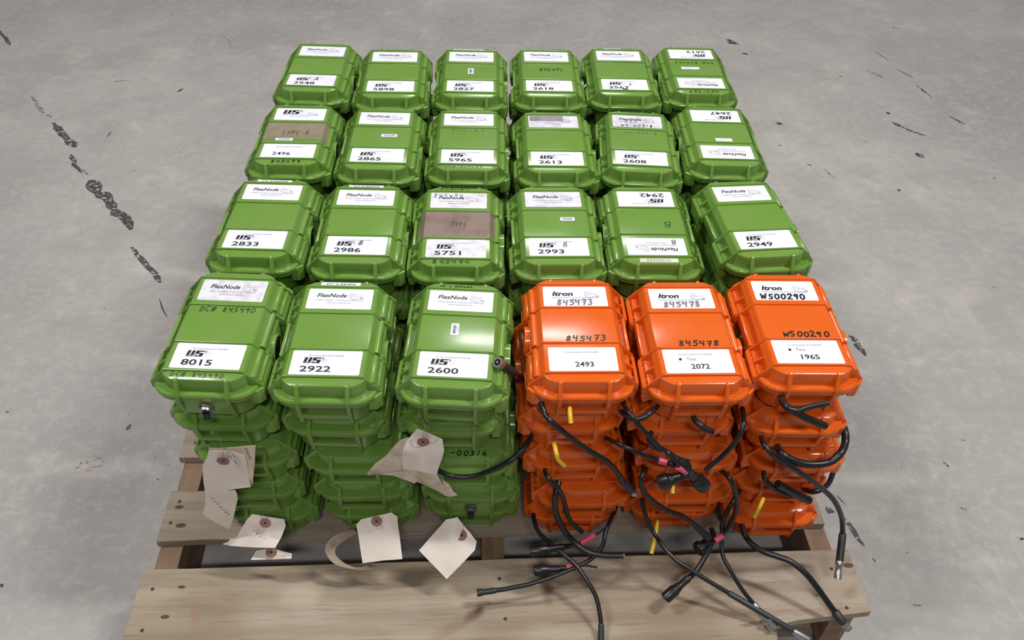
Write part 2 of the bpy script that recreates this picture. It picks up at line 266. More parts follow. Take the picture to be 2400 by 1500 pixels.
# ---------------------------------------------------------------- floor (structure)
bm = bmesh.new(); box(bm, -6, 6, -4, 10, -0.05, 0); fl = obj('floor', mesh_from(bm, 'floor', FLOOR, smooth=False)); fl['kind'] = 'structure'
CABLES={'a':{'p':[[0.0857,0.846,0.5336],[0.0905,0.831,0.5259],[0.1002,0.818,0.5219],[0.1258,0.814,0.4953],[0.157,0.812,0.4645],[0.1891,0.812,0.4363],[0.2091,0.814,0.4067],[0.2221,0.814,0.3812]],'r':0.0044,'tip':[0.244,0.814,0.3481],'kind':'coax_cut'},'b':{'p':[[0.0759,0.856,0.4439],[0.0648,0.836,0.4392],[0.0414,0.816,0.4309],[0.0121,0.814,0.4087],[-0.0179,0.814,0.3934],[-0.048,0.816,0.3918],[-0.0689,0.831,0.385]],'r':0.0042,'kind':'plain'},'e':{'p':[[0.1002,0.846,0.3697],[0.103,0.826,0.3762],[0.1192,0.818,0.3599],[0.1304,0.816,0.3348],[0.1404,0.814,0.2897],[0.1514,0.812,0.2653],[0.1687,0.81,0.2442]],'r':0.0038,'kind':'cut'},'f':{'p':[[0.1236,0.836,0.3513],[0.1181,0.818,0.3449],[0.1178,0.812,0.3216],[0.1229,0.808,0.2925],[0.1372,0.804,0.2561],[0.1556,0.7925,0.238],[0.1795,0.7786,0.2313],[0.2095,0.7745,0.2287],[0.236,0.7744,0.2287]],'r':0.0052,'kind':'cut'},'g':{'p':[[0.2318,0.856,0.2507],[0.2221,0.826,0.2694],[0.214,0.82,0.2506],[0.1913,0.81,0.235]],'r':0.0018,'kind':'tape','tape':[[0.1913,0.81,0.235],[0.1663,0.7988,0.228]],'plug':[[0.151,0.7953,0.2258],[0.0808,0.7872,0.2207]]},'h':{'p':[[0.229,0.856,0.2354],[0.2115,0.8223,0.2277],[0.2031,0.7961,0.2203],[0.1805,0.7769,0.2103],[0.1382,0.7607,0.2],[0.0871,0.7471,0.1896],[0.0457,0.7414,0.182],[0.0214,0.7394,0.1787]],'r':0.0038,'tip':[-0.0086,0.736,0.1766],'kind':'sleeve'},'i':{'p':[[0.0881,0.856,0.2292],[0.0902,0.8351,0.2307],[0.0997,0.8148,0.228],[0.1256,0.7906,0.2228],[0.1556,0.7668,0.2139],[0.1735,0.745,0.2022],[0.1887,0.7239,0.187],[0.1952,0.7013,0.1708],[0.1971,0.6862,0.1594]],'r':0.0038,'tip':[0.1953,0.6511,0.1353],'kind':'sleeve_long'},'j':{'p':[[0.1946,0.7695,0.1996],[0.1729,0.772,0.2011],[0.1548,0.7714,0.2008]],'r':0.0018,'kind':'tape','tape':[[0.1533,0.7714,0.2008],[0.1425,0.7697,0.1997]],'plug':[[0.141,0.7691,0.1993],[0.0875,0.7651,0.1969]]},'k':{'p':[[0.2103,0.856,0.519],[0.2179,0.826,0.5284],[0.2396,0.814,0.5056],[0.2614,0.808,0.481],[0.2726,0.804,0.4718]],'r':0.0034,'kind':'plugsmall','plug':[[0.27,0.804,0.4759],[0.3131,0.796,0.4383]]},'l':{'p':[[0.1934,0.856,0.4379],[0.202,0.831,0.4584],[0.2164,0.818,0.4632],[0.2396,0.812,0.4543],[0.2696,0.81,0.4401]],'r':0.0036,'kind':'tape','tape':[[0.2696,0.81,0.4401],[0.2822,0.808,0.4374]],'plug':[[0.2845,0.806,0.4379],[0.3169,0.806,0.4336]]},'m':{'p':[[0.2081,0.846,0.5119],[0.2168,0.826,0.5216],[0.2317,0.821,0.5246],[0.2455,0.826,0.5304],[0.2613,0.846,0.5248]],'r':0.004,'kind':'plain'},'n':{'p':[[0.3171,0.836,0.5093],[0.3194,0.82,0.5164],[0.3294,0.814,0.5118],[0.343,0.812,0.5054]],'r':0.0048,'kind':'cut'},'o':{'p':[[0.2573,0.836,0.474],[0.2519,0.82,0.4783],[0.258,0.816,0.4679],[0.2717,0.812,0.4637]],'r':0.0045,'kind':'cut'},'p':{'p':[[0.4049,0.876,0.4852],[0.394,0.836,0.5046],[0.3883,0.82,0.4968],[0.3803,0.814,0.4759],[0.3645,0.808,0.4502],[0.3428,0.802,0.4261]],'r':0.004,'kind':'plugbig','plug':[[0.3071,0.794,0.4409],[0.3464,0.796,0.3925]]},'q':{'p':[[0.3118,0.796,0.4383],[0.3063,0.796,0.4318]],'r':0.002,'kind':'tape','tape':[[0.3104,0.792,0.435],[0.2965,0.792,0.4478]],'plug':[[0.3142,0.792,0.4275],[0.2731,0.792,0.4068]],'big':True},'s':{'p':[[0.2613,0.836,0.3854],[0.2519,0.818,0.387],[0.2555,0.812,0.3636],[0.2735,0.808,0.339],[0.3005,0.806,0.3145],[0.3302,0.806,0.2962],[0.3563,0.806,0.2688]],'r':0.0042,'tip':[0.3832,0.8016,0.2397],'kind':'sleeve'},'t':{'p':[[0.2697,0.846,0.2898],[0.2715,0.836,0.2771],[0.2768,0.828,0.2625],[0.2893,0.8195,0.237],[0.305,0.7926,0.2281],[0.3263,0.7713,0.2187],[0.3487,0.759,0.211],[0.3762,0.7452,0.2004],[0.4147,0.7282,0.1857]],'r':0.0038,'tip':[0.5429,0.6691,0.1406],'kind':'sleeve_long'},'u':{'p':[[0.4129,0.826,0.2474],[0.408,0.8049,0.2318],[0.4062,0.7817,0.2213],[0.4164,0.7597,0.2094],[0.4361,0.734,0.1893],[0.4563,0.7147,0.1732]],'r':0.0036,'tip':[0.4872,0.6862,0.1474],'kind':'bnc'},'v':{'p':[[0.3981,0.832,0.2188],[0.3956,0.8095,0.2247],[0.3838,0.7892,0.22],[0.3708,0.7715,0.2088],[0.3598,0.7586,0.2008]],'r':0.0045,'kind':'plugmid','plug':[[0.3583,0.758,0.2004],[0.3066,0.7258,0.1742]]},'w':{'p':[[0.3933,0.856,0.3522],[0.3955,0.831,0.3719],[0.4065,0.821,0.3557],[0.4182,0.816,0.3179],[0.4201,0.814,0.2755],[0.4141,0.812,0.2455],[0.408,0.816,0.2433],[0.4084,0.822,0.2661],[0.4199,0.836,0.2917],[0.4404,0.866,0.2837]],'r':0.0042,'kind':'tape2','tape':[[0.4093,0.8076,0.2355],[0.3956,0.8005,0.231]]},'x':{'p':[[0.3929,0.799,0.2281],[0.381,0.7966,0.2266]],'r':0.002,'kind':'plugend','plug':[[0.3865,0.8059,0.2224],[0.3667,0.7901,0.2185]]},'y':{'p':[[0.4502,0.856,0.5356],[0.4418,0.826,0.5522],[0.4511,0.814,0.5528],[0.4723,0.808,0.5428],[0.504,0.804,0.5293]],'r':0.0055,'kind':'plain'},'z':{'p':[[0.4427,0.814,0.5565],[0.4576,0.812,0.5551],[0.4741,0.812,0.5637],[0.498,0.81,0.5744]],'r':0.0042,'kind':'plain'},'aa':{'p':[[0.436,0.846,0.4509],[0.4323,0.826,0.461],[0.4396,0.814,0.4574],[0.4585,0.808,0.444],[0.4883,0.804,0.4225],[0.517,0.804,0.3983],[0.5423,0.806,0.373],[0.5689,0.808,0.3423],[0.59,0.81,0.3082],[0.6075,0.814,0.27],[0.6174,0.8106,0.2354]],'r':0.0044,'tip':[0.6045,0.7531,0.1893],'kind':'coax_end'},'ab':{'p':[[0.4666,0.846,0.4276],[0.4659,0.826,0.4379],[0.4769,0.818,0.4343],[0.497,0.814,0.4277],[0.5201,0.814,0.4245],[0.5432,0.818,0.4258],[0.5589,0.826,0.436],[0.5725,0.846,0.4386],[0.5751,0.866,0.4459],[0.5785,0.896,0.4346]],'r':0.0062,'kind':'plain'},'ac':{'p':[[0.6054,0.896,0.322],[0.5956,0.876,0.3198],[0.5829,0.856,0.3206],[0.5661,0.841,0.3233],[0.5493,0.836,0.3219],[0.5461,0.856,0.3001]],'r':0.0045,'kind':'plain'},'ad':{'p':[[0.4541,0.836,0.3766],[0.4531,0.82,0.3765],[0.4723,0.814,0.3596],[0.4977,0.812,0.3449]],'r':0.0042,'kind':'plain'},'ae':{'p':[[0.4715,0.814,0.3745],[0.4995,0.814,0.3538],[0.5355,0.814,0.329]],'r':0.0068,'kind':'plain'},'af':{'p':[[0.451,0.8381,0.2226],[0.4525,0.82,0.2213],[0.4614,0.8016,0.2197],[0.4783,0.7863,0.2202],[0.5016,0.7765,0.22],[0.5223,0.7671,0.2181],[0.5446,0.7512,0.2081],[0.5653,0.7327,0.1905],[0.5831,0.7149,0.1733],[0.5939,0.7049,0.1631]],'r':0.0052,'tip':[0.6158,0.6834,0.1456],'kind':'coax_end'},'ag':{'p':[[0.0759,1.0053,0.4],[0.0599,0.9276,0.5],[0.0477,0.8943,0.545]],'r':0.0042,'tip':[0.0204,0.8778,0.585],'kind':'coax_cut'}}
YELLOW={'ya':[[0.128,0.838,0.5304],[0.1274,0.822,0.5327],[0.1285,0.812,0.5252]],'yb':[[0.1104,0.838,0.4453],[0.112,0.822,0.4465],[0.1161,0.814,0.4368],[0.1266,0.811,0.4247]],'yc':[[0.31,0.836,0.3513],[0.3073,0.816,0.3441]],'yd':[[0.4701,0.836,0.3038],[0.4613,0.822,0.2995],[0.4541,0.814,0.2816]],'ye':[[0.3039,0.8432,0.2258],[0.2977,0.8229,0.2331],[0.2937,0.8057,0.2283],[0.2855,0.7838,0.2186]]}
TAGS={'t1':{'poly':[[-0.4077,0.806,0.4678],[-0.3709,0.802,0.4719],[-0.3556,0.804,0.4582],[-0.3592,0.806,0.4094],[-0.3625,0.808,0.3748],[-0.3872,0.802,0.3776],[-0.4372,0.806,0.3506],[-0.4304,0.806,0.4007],[-0.4241,0.806,0.4327],[-0.4137,0.806,0.4514]],'eye':[-0.3879,0.7995,0.4527],'st':[[[-0.3889,0.798,0.4525],[-0.3838,0.802,0.4789],[-0.3933,0.821,0.4752],[-0.396,0.826,0.489]],[[-0.387,0.798,0.4525],[-0.3698,0.796,0.4705],[-0.3619,0.796,0.4562],[-0.3668,0.796,0.4438],[-0.3762,0.798,0.4719],[-0.3898,0.816,0.4714]],[[-0.3874,0.798,0.4536],[-0.3708,0.796,0.4815],[-0.3667,0.796,0.4511],[-0.3691,0.796,0.4583]]]},'t1b':{'poly':[[-0.4093,0.81,0.4647],[-0.3737,0.812,0.4684],[-0.3396,0.814,0.471],[-0.3494,0.814,0.4223],[-0.3616,0.812,0.3738],[-0.3616,0.81,0.404],[-0.3593,0.81,0.4484],[-0.3752,0.81,0.4587]],'eye':None,'st':[]},'t1c':{'poly':[[-0.4416,0.814,0.3393],[-0.392,0.814,0.3587],[-0.3902,0.814,0.3507],[-0.3922,0.814,0.3334],[-0.4055,0.814,0.292],[-0.4211,0.814,0.2475],[-0.4407,0.814,0.2688],[-0.4568,0.814,0.2909],[-0.4479,0.814,0.3159]],'eye':None,'st':[]},'t2':{'poly':[[-0.3856,0.812,0.2815],[-0.3766,0.814,0.2919],[-0.3522,0.814,0.2846],[-0.3269,0.814,0.2772],[-0.3268,0.814,0.2598],[-0.3349,0.8039,0.2412],[-0.3447,0.7897,0.2303],[-0.376,0.7894,0.2321],[-0.4205,0.7973,0.225],[-0.4348,0.8018,0.2218],[-0.4159,0.8008,0.2272],[-0.4019,0.806,0.2547]],'eye':[-0.3566,0.808,0.2764],'st':[[[-0.3555,0.806,0.2806],[-0.3609,0.81,0.2941],[-0.3329,0.814,0.3098],[-0.3253,0.826,0.3104]],[[-0.3555,0.806,0.2806],[-0.3477,0.812,0.3008],[-0.3394,0.826,0.3045]]]},'t3':{'poly':[[-0.3895,0.7859,0.1999],[-0.382,0.7982,0.2076],[-0.3587,0.8017,0.2098],[-0.3428,0.7987,0.2079],[-0.3217,0.794,0.205],[-0.3219,0.7875,0.2009],[-0.3525,0.7864,0.2002]],'eye':[-0.3549,0.7937,0.2108],'st':[[[-0.3545,0.7928,0.2122],[-0.3371,0.7919,0.2137],[-0.3229,0.7916,0.2035]]]},'t4':{'poly':[[-0.2102,0.814,0.262],[-0.2008,0.816,0.2739],[-0.1732,0.816,0.2849],[-0.1502,0.816,0.2934],[-0.1411,0.816,0.2824],[-0.1389,0.8052,0.236],[-0.1342,0.7794,0.2118],[-0.1644,0.776,0.2137],[-0.2002,0.7738,0.2083],[-0.2055,0.7965,0.2305]],'eye':[-0.1745,0.8095,0.2786],'st':[[[-0.1741,0.808,0.2809],[-0.1821,0.81,0.2962],[-0.1784,0.826,0.2922]],[[-0.1741,0.808,0.2809],[-0.1664,0.806,0.2702],[-0.1628,0.806,0.2527],[-0.1629,0.807,0.2422]],[[-0.1741,0.808,0.2809],[-0.1696,0.816,0.2947],[-0.1712,0.826,0.2946]]]},'t5':{'poly':[[-0.097,0.814,0.5094],[-0.0782,0.81,0.5026],[-0.0605,0.812,0.4883],[-0.0585,0.81,0.4635],[-0.0636,0.808,0.4411],[-0.072,0.81,0.4042],[-0.096,0.804,0.4208],[-0.1224,0.808,0.4219],[-0.1217,0.806,0.4519],[-0.1198,0.804,0.4709],[-0.1143,0.81,0.4856]],'eye':[-0.0882,0.8025,0.495],'st':[[[-0.0874,0.801,0.4968],[-0.0811,0.81,0.5094],[-0.0786,0.826,0.5146]],[[-0.0885,0.801,0.5008],[-0.0859,0.812,0.5167],[-0.0898,0.826,0.5175]],[[-0.0897,0.801,0.4859],[-0.1026,0.802,0.4826],[-0.1073,0.804,0.4911],[-0.105,0.804,0.498]],[[-0.0832,0.801,0.4909],[-0.072,0.804,0.4922],[-0.0664,0.808,0.4952]]]},'t5b':{'poly':[[-0.1111,0.818,0.4847],[-0.1234,0.822,0.4748],[-0.1332,0.822,0.4625],[-0.1487,0.822,0.4355],[-0.1671,0.818,0.4205],[-0.182,0.822,0.3903],[-0.1797,0.822,0.3858],[-0.1504,0.812,0.4004],[-0.1281,0.814,0.3889],[-0.1086,0.818,0.3701],[-0.1044,0.818,0.3746],[-0.0824,0.814,0.3631],[-0.061,0.82,0.334],[-0.0621,0.816,0.3649],[-0.0723,0.814,0.401],[-0.0968,0.812,0.4145],[-0.123,0.814,0.4183]],'eye':None,'st':[]},'t5c':{'poly':[[-0.0651,0.826,0.3693],[-0.0543,0.824,0.3607],[-0.0479,0.824,0.34],[-0.0405,0.824,0.3307],[-0.051,0.824,0.326],[-0.0606,0.824,0.3284]],'eye':None,'st':[]},'t6':{'poly':[[-0.0417,0.814,0.2827],[-0.0335,0.814,0.2628],[-0.0215,0.813,0.2389],[-0.0099,0.8006,0.2311],[-0.0126,0.7888,0.2237],[-0.0361,0.7702,0.208],[-0.0594,0.7536,0.1916],[-0.0832,0.7709,0.2084],[-0.1063,0.7884,0.2235],[-0.0839,0.8092,0.2385],[-0.0602,0.814,0.2766]],'eye':[-0.0351,0.8084,0.241],'st':[[[-0.035,0.807,0.2443],[-0.032,0.808,0.2593],[-0.0329,0.818,0.2643]]]},'t7':{'out':[[-0.2189,0.8259,0.23],[-0.2396,0.8218,0.2274],[-0.2571,0.8129,0.2218],[-0.2656,0.7999,0.2137],[-0.2605,0.7875,0.2059],[-0.2478,0.7775,0.1996],[-0.2282,0.7722,0.1963],[-0.2045,0.7692,0.1944],[-0.1839,0.7715,0.1959]],'inn':[[-0.2139,0.8269,0.2156],[-0.2302,0.8197,0.2111],[-0.2436,0.8119,0.2062],[-0.2497,0.806,0.2025],[-0.25,0.7983,0.1976],[-0.2431,0.7912,0.1932],[-0.2304,0.784,0.1887],[-0.2136,0.7799,0.1861],[-0.1958,0.7822,0.1875]]}}
MARKS=[{'p':[[-1.5615,2.7098],[-1.5148,2.6436],[-1.4748,2.5933]],'w':0.018,'d':0.7},{'p':[[-1.4658,2.5879],[-1.4382,2.5663]],'w':0.014,'d':0.5},{'p':[[-1.4221,2.5337],[-1.3823,2.4808],[-1.353,2.4447],[-1.2983,2.3844]],'w':0.03,'d':0.75},{'p':[[-1.2989,2.3443],[-1.2665,2.289],[-1.2323,2.2423]],'w':0.022,'d':0.75},{'p':[[-1.2403,2.2657],[-1.2039,2.2266]],'w':0.02,'d':0.6},{'p':[[-1.1924,2.2038],[-1.1454,2.1418],[-1.0863,2.0735],[-1.0311,2.0057],[-0.9933,1.9599]],'w':0.042,'d':0.95},{'p':[[-0.9712,1.8787],[-0.9155,1.8146],[-0.878,1.7702],[-0.8501,1.7303]],'w':0.02,'d':0.9},{'p':[[-0.8372,1.6679],[-0.8198,1.6321],[-0.7963,1.5972]],'w':0.006,'d':0.9},{'p':[[-1.8728,3.213],[-1.827,3.1477],[-1.7852,3.0913]],'w':0.02,'d':0.8},{'p':[[0.9626,3.2483],[1.003,3.2041]],'w':0.05,'d':0.8},{'p':[[0.997,3.1295],[1.0174,3.1157]],'w':0.022,'d':0.8},{'p':[[0.9988,2.5935],[1.022,2.5913]],'w':0.022,'d':0.9},{'p':[[1.6815,3.388],[1.7062,3.3767]],'w':0.03,'d':0.5},{'p':[[1.412,2.6162],[1.4376,2.5825],[1.4628,2.5494],[1.4962,2.528]],'w':0.016,'d':0.9},{'p':[[1.4183,2.6869],[1.4244,2.6692]],'w':0.016,'d':0.9},{'p':[[1.4184,2.4134],[1.4375,2.3879]],'w':0.04,'d':0.9},{'p':[[1.633,2.6632],[1.6674,2.6058]],'w':0.012,'d':0.9},{'p':[[1.5997,2.8866],[1.6225,2.7909]],'w':0.008,'d':0.9},{'p':[[1.5675,3.0141],[1.609,2.9469]],'w':0.008,'d':0.9},{'p':[[1.5349,3.164],[1.5621,3.0846]],'w':0.005,'d':0.8},{'p':[[1.0845,2.3144],[1.106,2.2565]],'w':0.004,'d':0.8},{'p':[[1.2555,2.5027],[1.2953,2.4685]],'w':0.007,'d':0.7},{'p':[[1.2841,2.2035],[1.2961,2.199]],'w':0.018,'d':0.9},{'p':[[0.9306,1.5466],[0.9377,1.5066],[0.9481,1.4722]],'w':0.024,'d':0.8},{'p':[[0.7166,1.0267],[0.7316,1.0161]],'w':0.02,'d':0.9},{'p':[[0.7457,1.0035],[0.7575,0.9697],[0.7702,0.9328]],'w':0.012,'d':0.9},{'p':[[0.7489,1.0588],[0.7622,1.0309]],'w':0.004,'d':0.9},{'p':[[1.0132,1.1457],[1.0215,1.1329]],'w':0.01,'d':0.9},{'p':[[0.7766,0.9076],[0.7795,0.8981]],'w':0.006,'d':0.9},{'p':[[1.0026,1.0264],[1.0146,1.02]],'w':0.006,'d':0.8},{'p':[[0.8214,0.8064],[0.8376,0.8055]],'w':0.005,'d':0.8},{'p':[[-1.0767,2.7519],[-1.0618,2.78]],'w':0.016,'d':0.9},{'p':[[-0.7876,1.2316],[-0.7831,1.2475]],'w':0.012,'d':0.8},{'p':[[-1.0679,1.2801],[-1.0589,1.2902]],'w':0.016,'d':0.55},{'p':[[-0.9058,0.8522],[-0.9013,0.8566]],'w':0.01,'d':0.9},{'p':[[-1.2169,2.4851],[-1.2214,2.448]],'w':0.006,'d':0.9},{'p':[[-1.3138,2.8189],[-1.2734,2.8328]],'w':0.004,'d':0.8},{'p':[[-1.0249,3.2089],[-0.9858,3.1581],[-0.9652,3.1006]],'w':0.004,'d':0.7},{'p':[[1.447,2.9996],[1.4936,2.9431]],'w':0.02,'d':0.5},{'p':[[1.3255,2.951],[1.3398,2.9448]],'w':0.012,'d':0.9},{'p':[[1.0392,2.3408],[1.0511,2.3335]],'w':0.012,'d':0.8},{'p':[[1.0927,0.9539],[1.1047,0.9508]],'w':0.01,'d':0.9}]
TOPS=[(0,0,-0.4027,0.9674,-1.4),(0,1,-0.2304,0.9534,-1.1),(0,2,-0.0407,0.9505,-3.3),(0,3,0.1476,0.9637,0.6),(0,4,0.3203,0.9603,0.9),(0,5,0.4932,0.9815,-0.1),(1,0,-0.3911,1.2468,-1.6),(1,1,-0.2177,1.2326,-0.8),(1,2,-0.0478,1.2269,-0.4),(1,3,0.1269,1.2337,1.0),(1,4,0.2978,1.237,0.1),(1,5,0.4887,1.2597,4.8),(2,0,-0.3839,1.5293,-0.4),(2,1,-0.2091,1.5171,-0.9),(2,2,-0.0339,1.517,-0.2),(2,3,0.1418,1.5134,0.1),(2,4,0.3135,1.5187,-3.7),(2,5,0.4867,1.5449,-1.3),(3,0,-0.3807,1.8186,-1.8),(3,1,-0.2083,1.796,0.5),(3,2,-0.033,1.8026,-0.3),(3,3,0.1416,1.8096,-0.0),(3,4,0.3115,1.8204,-0.4),(3,5,0.4853,1.8326,-0.5)]
LOWS=[(0,1,-0.4003,0.9822,-1.7),(0,2,-0.3828,0.9796,-1.2),(0,3,-0.3889,0.9792,1.4),(0,4,-0.3739,0.9947,-1.5),(1,1,-0.2257,0.9715,-1.9),(1,2,-0.2055,0.9644,0.0),(1,3,-0.2041,0.9761,0.6),(1,4,-0.1973,0.9971,-0.1),(2,1,-0.0506,0.9707,0.1),(2,2,-0.0288,0.9611,0.0),(2,3,-0.0203,0.9717,-0.0),(2,4,-0.0204,1.0048,-0.1),(3,1,0.1363,0.9773,1.1),(3,2,0.1429,0.9743,3.4),(3,3,0.1648,0.9616,1.3),(3,4,0.1591,0.9912,-0.1),(4,1,0.3127,0.9755,0.1),(4,2,0.3362,0.9724,0.0),(4,3,0.344,0.97,1.3),(4,4,0.3398,1.0012,0.6),(5,1,0.4938,0.9721,-1.0),(5,2,0.5136,0.969,0.0),(5,3,0.5143,0.9919,-0.0),(5,4,0.5194,0.9803,-0.1)]

def ribbon_floor(pts, wd, seed):
    rnd = random.Random(seed); P = [Vector((p[0], p[1], 0)) for p in pts]; Q = []
    for a, b in zip(P, P[1:]):
        k = max(2, int((b-a).length/.02))
        for i in range(k): Q.append(a.lerp(b, i/k))
    Q.append(P[-1]); L = []; R = []
    for i, p in enumerate(Q):
        d = (Q[min(i+1, len(Q)-1)]-Q[max(i-1, 0)]).normalized(); n = Vector((-d.y, d.x, 0))
        e = .35 if i in (0, len(Q)-1) else 1
        L.append(p+n*wd*.42*e*rnd.uniform(.35, 1.4)); R.append(p-n*wd*.42*e*rnd.uniform(.35, 1.4))
    bm = bmesh.new(); lv = [bm.verts.new((v.x, v.y, .0006)) for v in L]; rv = [bm.verts.new((v.x, v.y, .0006)) for v in R]
    for i in range(len(Q)-1): bm.faces.new((lv[i], rv[i], rv[i+1], lv[i+1]))
    return bm
for i, k in enumerate([x for x in MARKS if x]):
    bm = ribbon_floor(k['p'], k['w'], i); obj('scuff_mark', mesh_from(bm, 'scuff_mark', SCUFF if k['d'] > .72 else SCUFF2, smooth=False), fl)
bm = ribbon_floor([(-.87, 1.13), (-.80, 1.14)], .06, 99); obj('red_stain', mesh_from(bm, 'red_stain', REDST, smooth=False), fl)
# ---------------------------------------------------------------- pallet
pal = empty('wooden_pallet', (0.036, 0.76, 0), math.radians(1.65))
tag(pal, 'worn pine pallet on the concrete floor, carrying all the stacked cases', 'pallet')
def plank(name, x0, x1, y0, y1, z0, z1, mt, chip=None, seed=0):
    rnd = random.Random(seed); bm = bmesh.new(); n = 16
    lo = []; hi = []
    for i in range(n+1):
        x = x0+(x1-x0)*i/n; lo.append((x, y0+rnd.uniform(-.0012, .0012))); hi.append((x, y1+rnd.uniform(-.0012, .0012)))
    if chip: lo = [p for p in lo if p[0] < chip[0][0]]+chip
    extr(bm, lo+hi[::-1], 'z', z0, z1)
    cx, cy = (x0+x1)/2, (y0+y1)/2
    bmesh.ops.translate(bm, verts=bm.verts, vec=(-cx, -cy, -z0))
    return obj(name, mesh_from(bm, name, mt, bev=.0015, smooth=False), pal, (cx, cy, z0))
HX = .624
def L(x, y): # world grid -> pallet local
    a = -math.radians(1.65); X = x-.036; Y = y-.76
    return (X*math.cos(a)-Y*math.sin(a), X*math.sin(a)+Y*math.cos(a))
T = .017
boards = [(-.112, .062, WOODL), (.118, .226, WOODG), (.304, .410, WOODG), (.49, .60, WOODG), (.68, .79, WOODG), (.87, .98, WOODG), (1.045, 1.165, WOODG)]
for i, (a, b, mt) in enumerate(boards):
    dx = [(-HX, HX+.006), (-HX+.008, HX-.018), (-HX+.004, HX-.03), (-HX, HX-.01), (-HX, HX), (-HX, HX), (-HX, HX)][i]
    pb = plank('deck_board', dx[0], dx[1], a, b, PT-T, PT, mt, chip=[(.452, a), (.456, a+.020), (.462, a+.034), (.50, a+.042), (.55, a+.046), (HX+.006, a+.053)] if i == 0 else None, seed=i)
    if i == 0: pb['label'] = 'clean pale front deck board, chipped at its right end'
    # nails and knots lie on the board
    for x in (-HX+.03, 0.0, HX-.035):
        for f in ((.35, .78) if i < 3 else ()):
            bm = bmesh.new(); cyl(bm, (0, 0, -.001), (0, 0, .0006), .0032, 10)
            obj('nail', mesh_from(bm, 'nail', NAIL), pb, (x+random.uniform(-.006, .006)-(dx[0]+dx[1])/2, a+(b-a)*f-(a+b)/2, T))
for kx, ky, r in ((-.565, -.028, .0045), (-.55, .026, .004), (.62, .03, .006), (-.58, .15, .006), (-.592, .19, .005)):
    bm = bmesh.new(); cyl(bm, (0, 0, 0), (0, 0, .0007), r, 14, r*.9); bmesh.ops.scale(bm, vec=(1.6, .8, 1), verts=bm.verts)
    obj('knot', mesh_from(bm, 'knot', KNOT), pal, (kx, ky, PT))
for x0, x1 in ((-HX+.012, -HX+.052), (-.035, .005), (HX-.055, HX-.015)):
    bm = bmesh.new(); box(bm, -.61, .61, -.02, .02, 0, PT-T-T-.0005)
    o = obj('stringer', mesh_from(bm, 'stringer', WOODD, bev=.0015, smooth=False), pal, ((x0+x1)/2, .555, T+.0003), (0, 0, math.pi/2))
for a in (-.03, .25, .5, .78, 1.06):
    plank('bottom_board', -HX+.005, HX-.01, a, a+.09, 0, T, WOODG, seed=50+int(a*100))
# ---------------------------------------------------------------- case meshes
RY = (.0990, .0365, -.0430, -.0995)   # cross ribs
def wedge_rib(bm, y, side_low=(.046, .046)):
    pts = [(-.083, side_low[0]), (-.0835, .0590), (-.0625, .0815), (-.0575, .0880), (.0575, .0880), (.0625, .0815), (.0835, .0590), (.083, side_low[1]), (.060, .050), (-.060, .050)]
    extr(bm, pts, 'y', y-.0015, y+.0015)
def strap_lid(bm, x, s):
    pts = [(s*.108, .078), (s*.1135, .0845), (s*.1172, .0828), (s*.1265, .0622), (s*.1285, .0585), (s*.1285, .0512), (s*.110, .0512)]
    if s < 0: pts = pts[::-1]
    extr(bm, pts, 'x', x-.0031, x+.0031)
def strap_base(bm, x, s):
    pts = [(s*.110, .0510), (s*.1285, .0510), (s*.1285, .0455), (s*.1255, .036), (s*.1235, .026), (s*.1190, .0070), (s*.1165, .0035), (s*.105, .0035)]
    if s < 0: pts = pts[::-1]
    extr(bm, pts, 'x', x-.0031, x+.0031)
def lid_mesh(mt):
    bm = bmesh.new()
    loft(bm, [rring(.0755, .1260, .027, .024, .0512), rring(.0768, .1268, .027, .024, .0570), rring(.0745, .1245, .025, .022, .0604),
              rring(.0645, .1162, .020, .017, .0592, .4), rring(.0638, .1160, .020, .017, .0620, .4), rring(.0618, .1157, .018, .015, .0790, .4), rring(.0602, .1145, .016, .013, .0822, .4), rring(.0575, .0985, .012, .006, .0847, .4)])
    extr(bm, [(-.0665, .056), (-.0655, .0745), (-.0575, .0850), (.0575, .0850), (.0655, .0745), (.0665, .056)], 'y', RY[3], RY[0])
    for s in (-1, 1):
        pl = [(.064, s*.0985), (.0840, s*.0985), (.0840, s*.1035), (.0755, s*.1120), (.064, s*.1120)]
        extr(bm, pl if s > 0 else pl[::-1], 'z', .030, .0566)
    for i, y in enumerate(RY): wedge_rib(bm, y, (.046, .030) if i in (0, 3) else (.046, .046))
    for s in (-1, 1):
        for x in (-.0365, .0365): strap_lid(bm, x, s)
    # hinge side: long rail between the middle ribs
    box(bm, -.0785, -.0735, RY[2]+.004, RY[1]-.004, .050, .0665); box(bm, -.0740, -.062, RY[2]+.004, RY[1]-.004, .050, .0575)
    return mesh_from(bm, 'lid', mt, bev=.0011)
def base_mesh(mt, bar=True):
    bm = bmesh.new()
    loft(bm, [rring(.0600, .1080, .022, .020, .0000), rring(.0625, .1105, .023, .021, .0030), rring(.0660, .1165, .024, .022, .0400), rring(.0680, .1190, .024, .022, .0452),
              rring(.0745, .1252, .027, .024, .0462), rring(.0755, .1260, .027, .024, .0505)])
    for s in (-1, 1):
        for x in (-.0365, .0365): strap_base(bm, x, s)
        if bar or s > 0: box(bm, -.0365, .0365, min(s*.1242, s*.1182), max(s*.1242, s*.1182), .0215, .0290)
        else: box(bm, -.0345, .0345, -.1215, -.112, .014, .044)
    return mesh_from(bm, 'base', mt, bev=.0011)
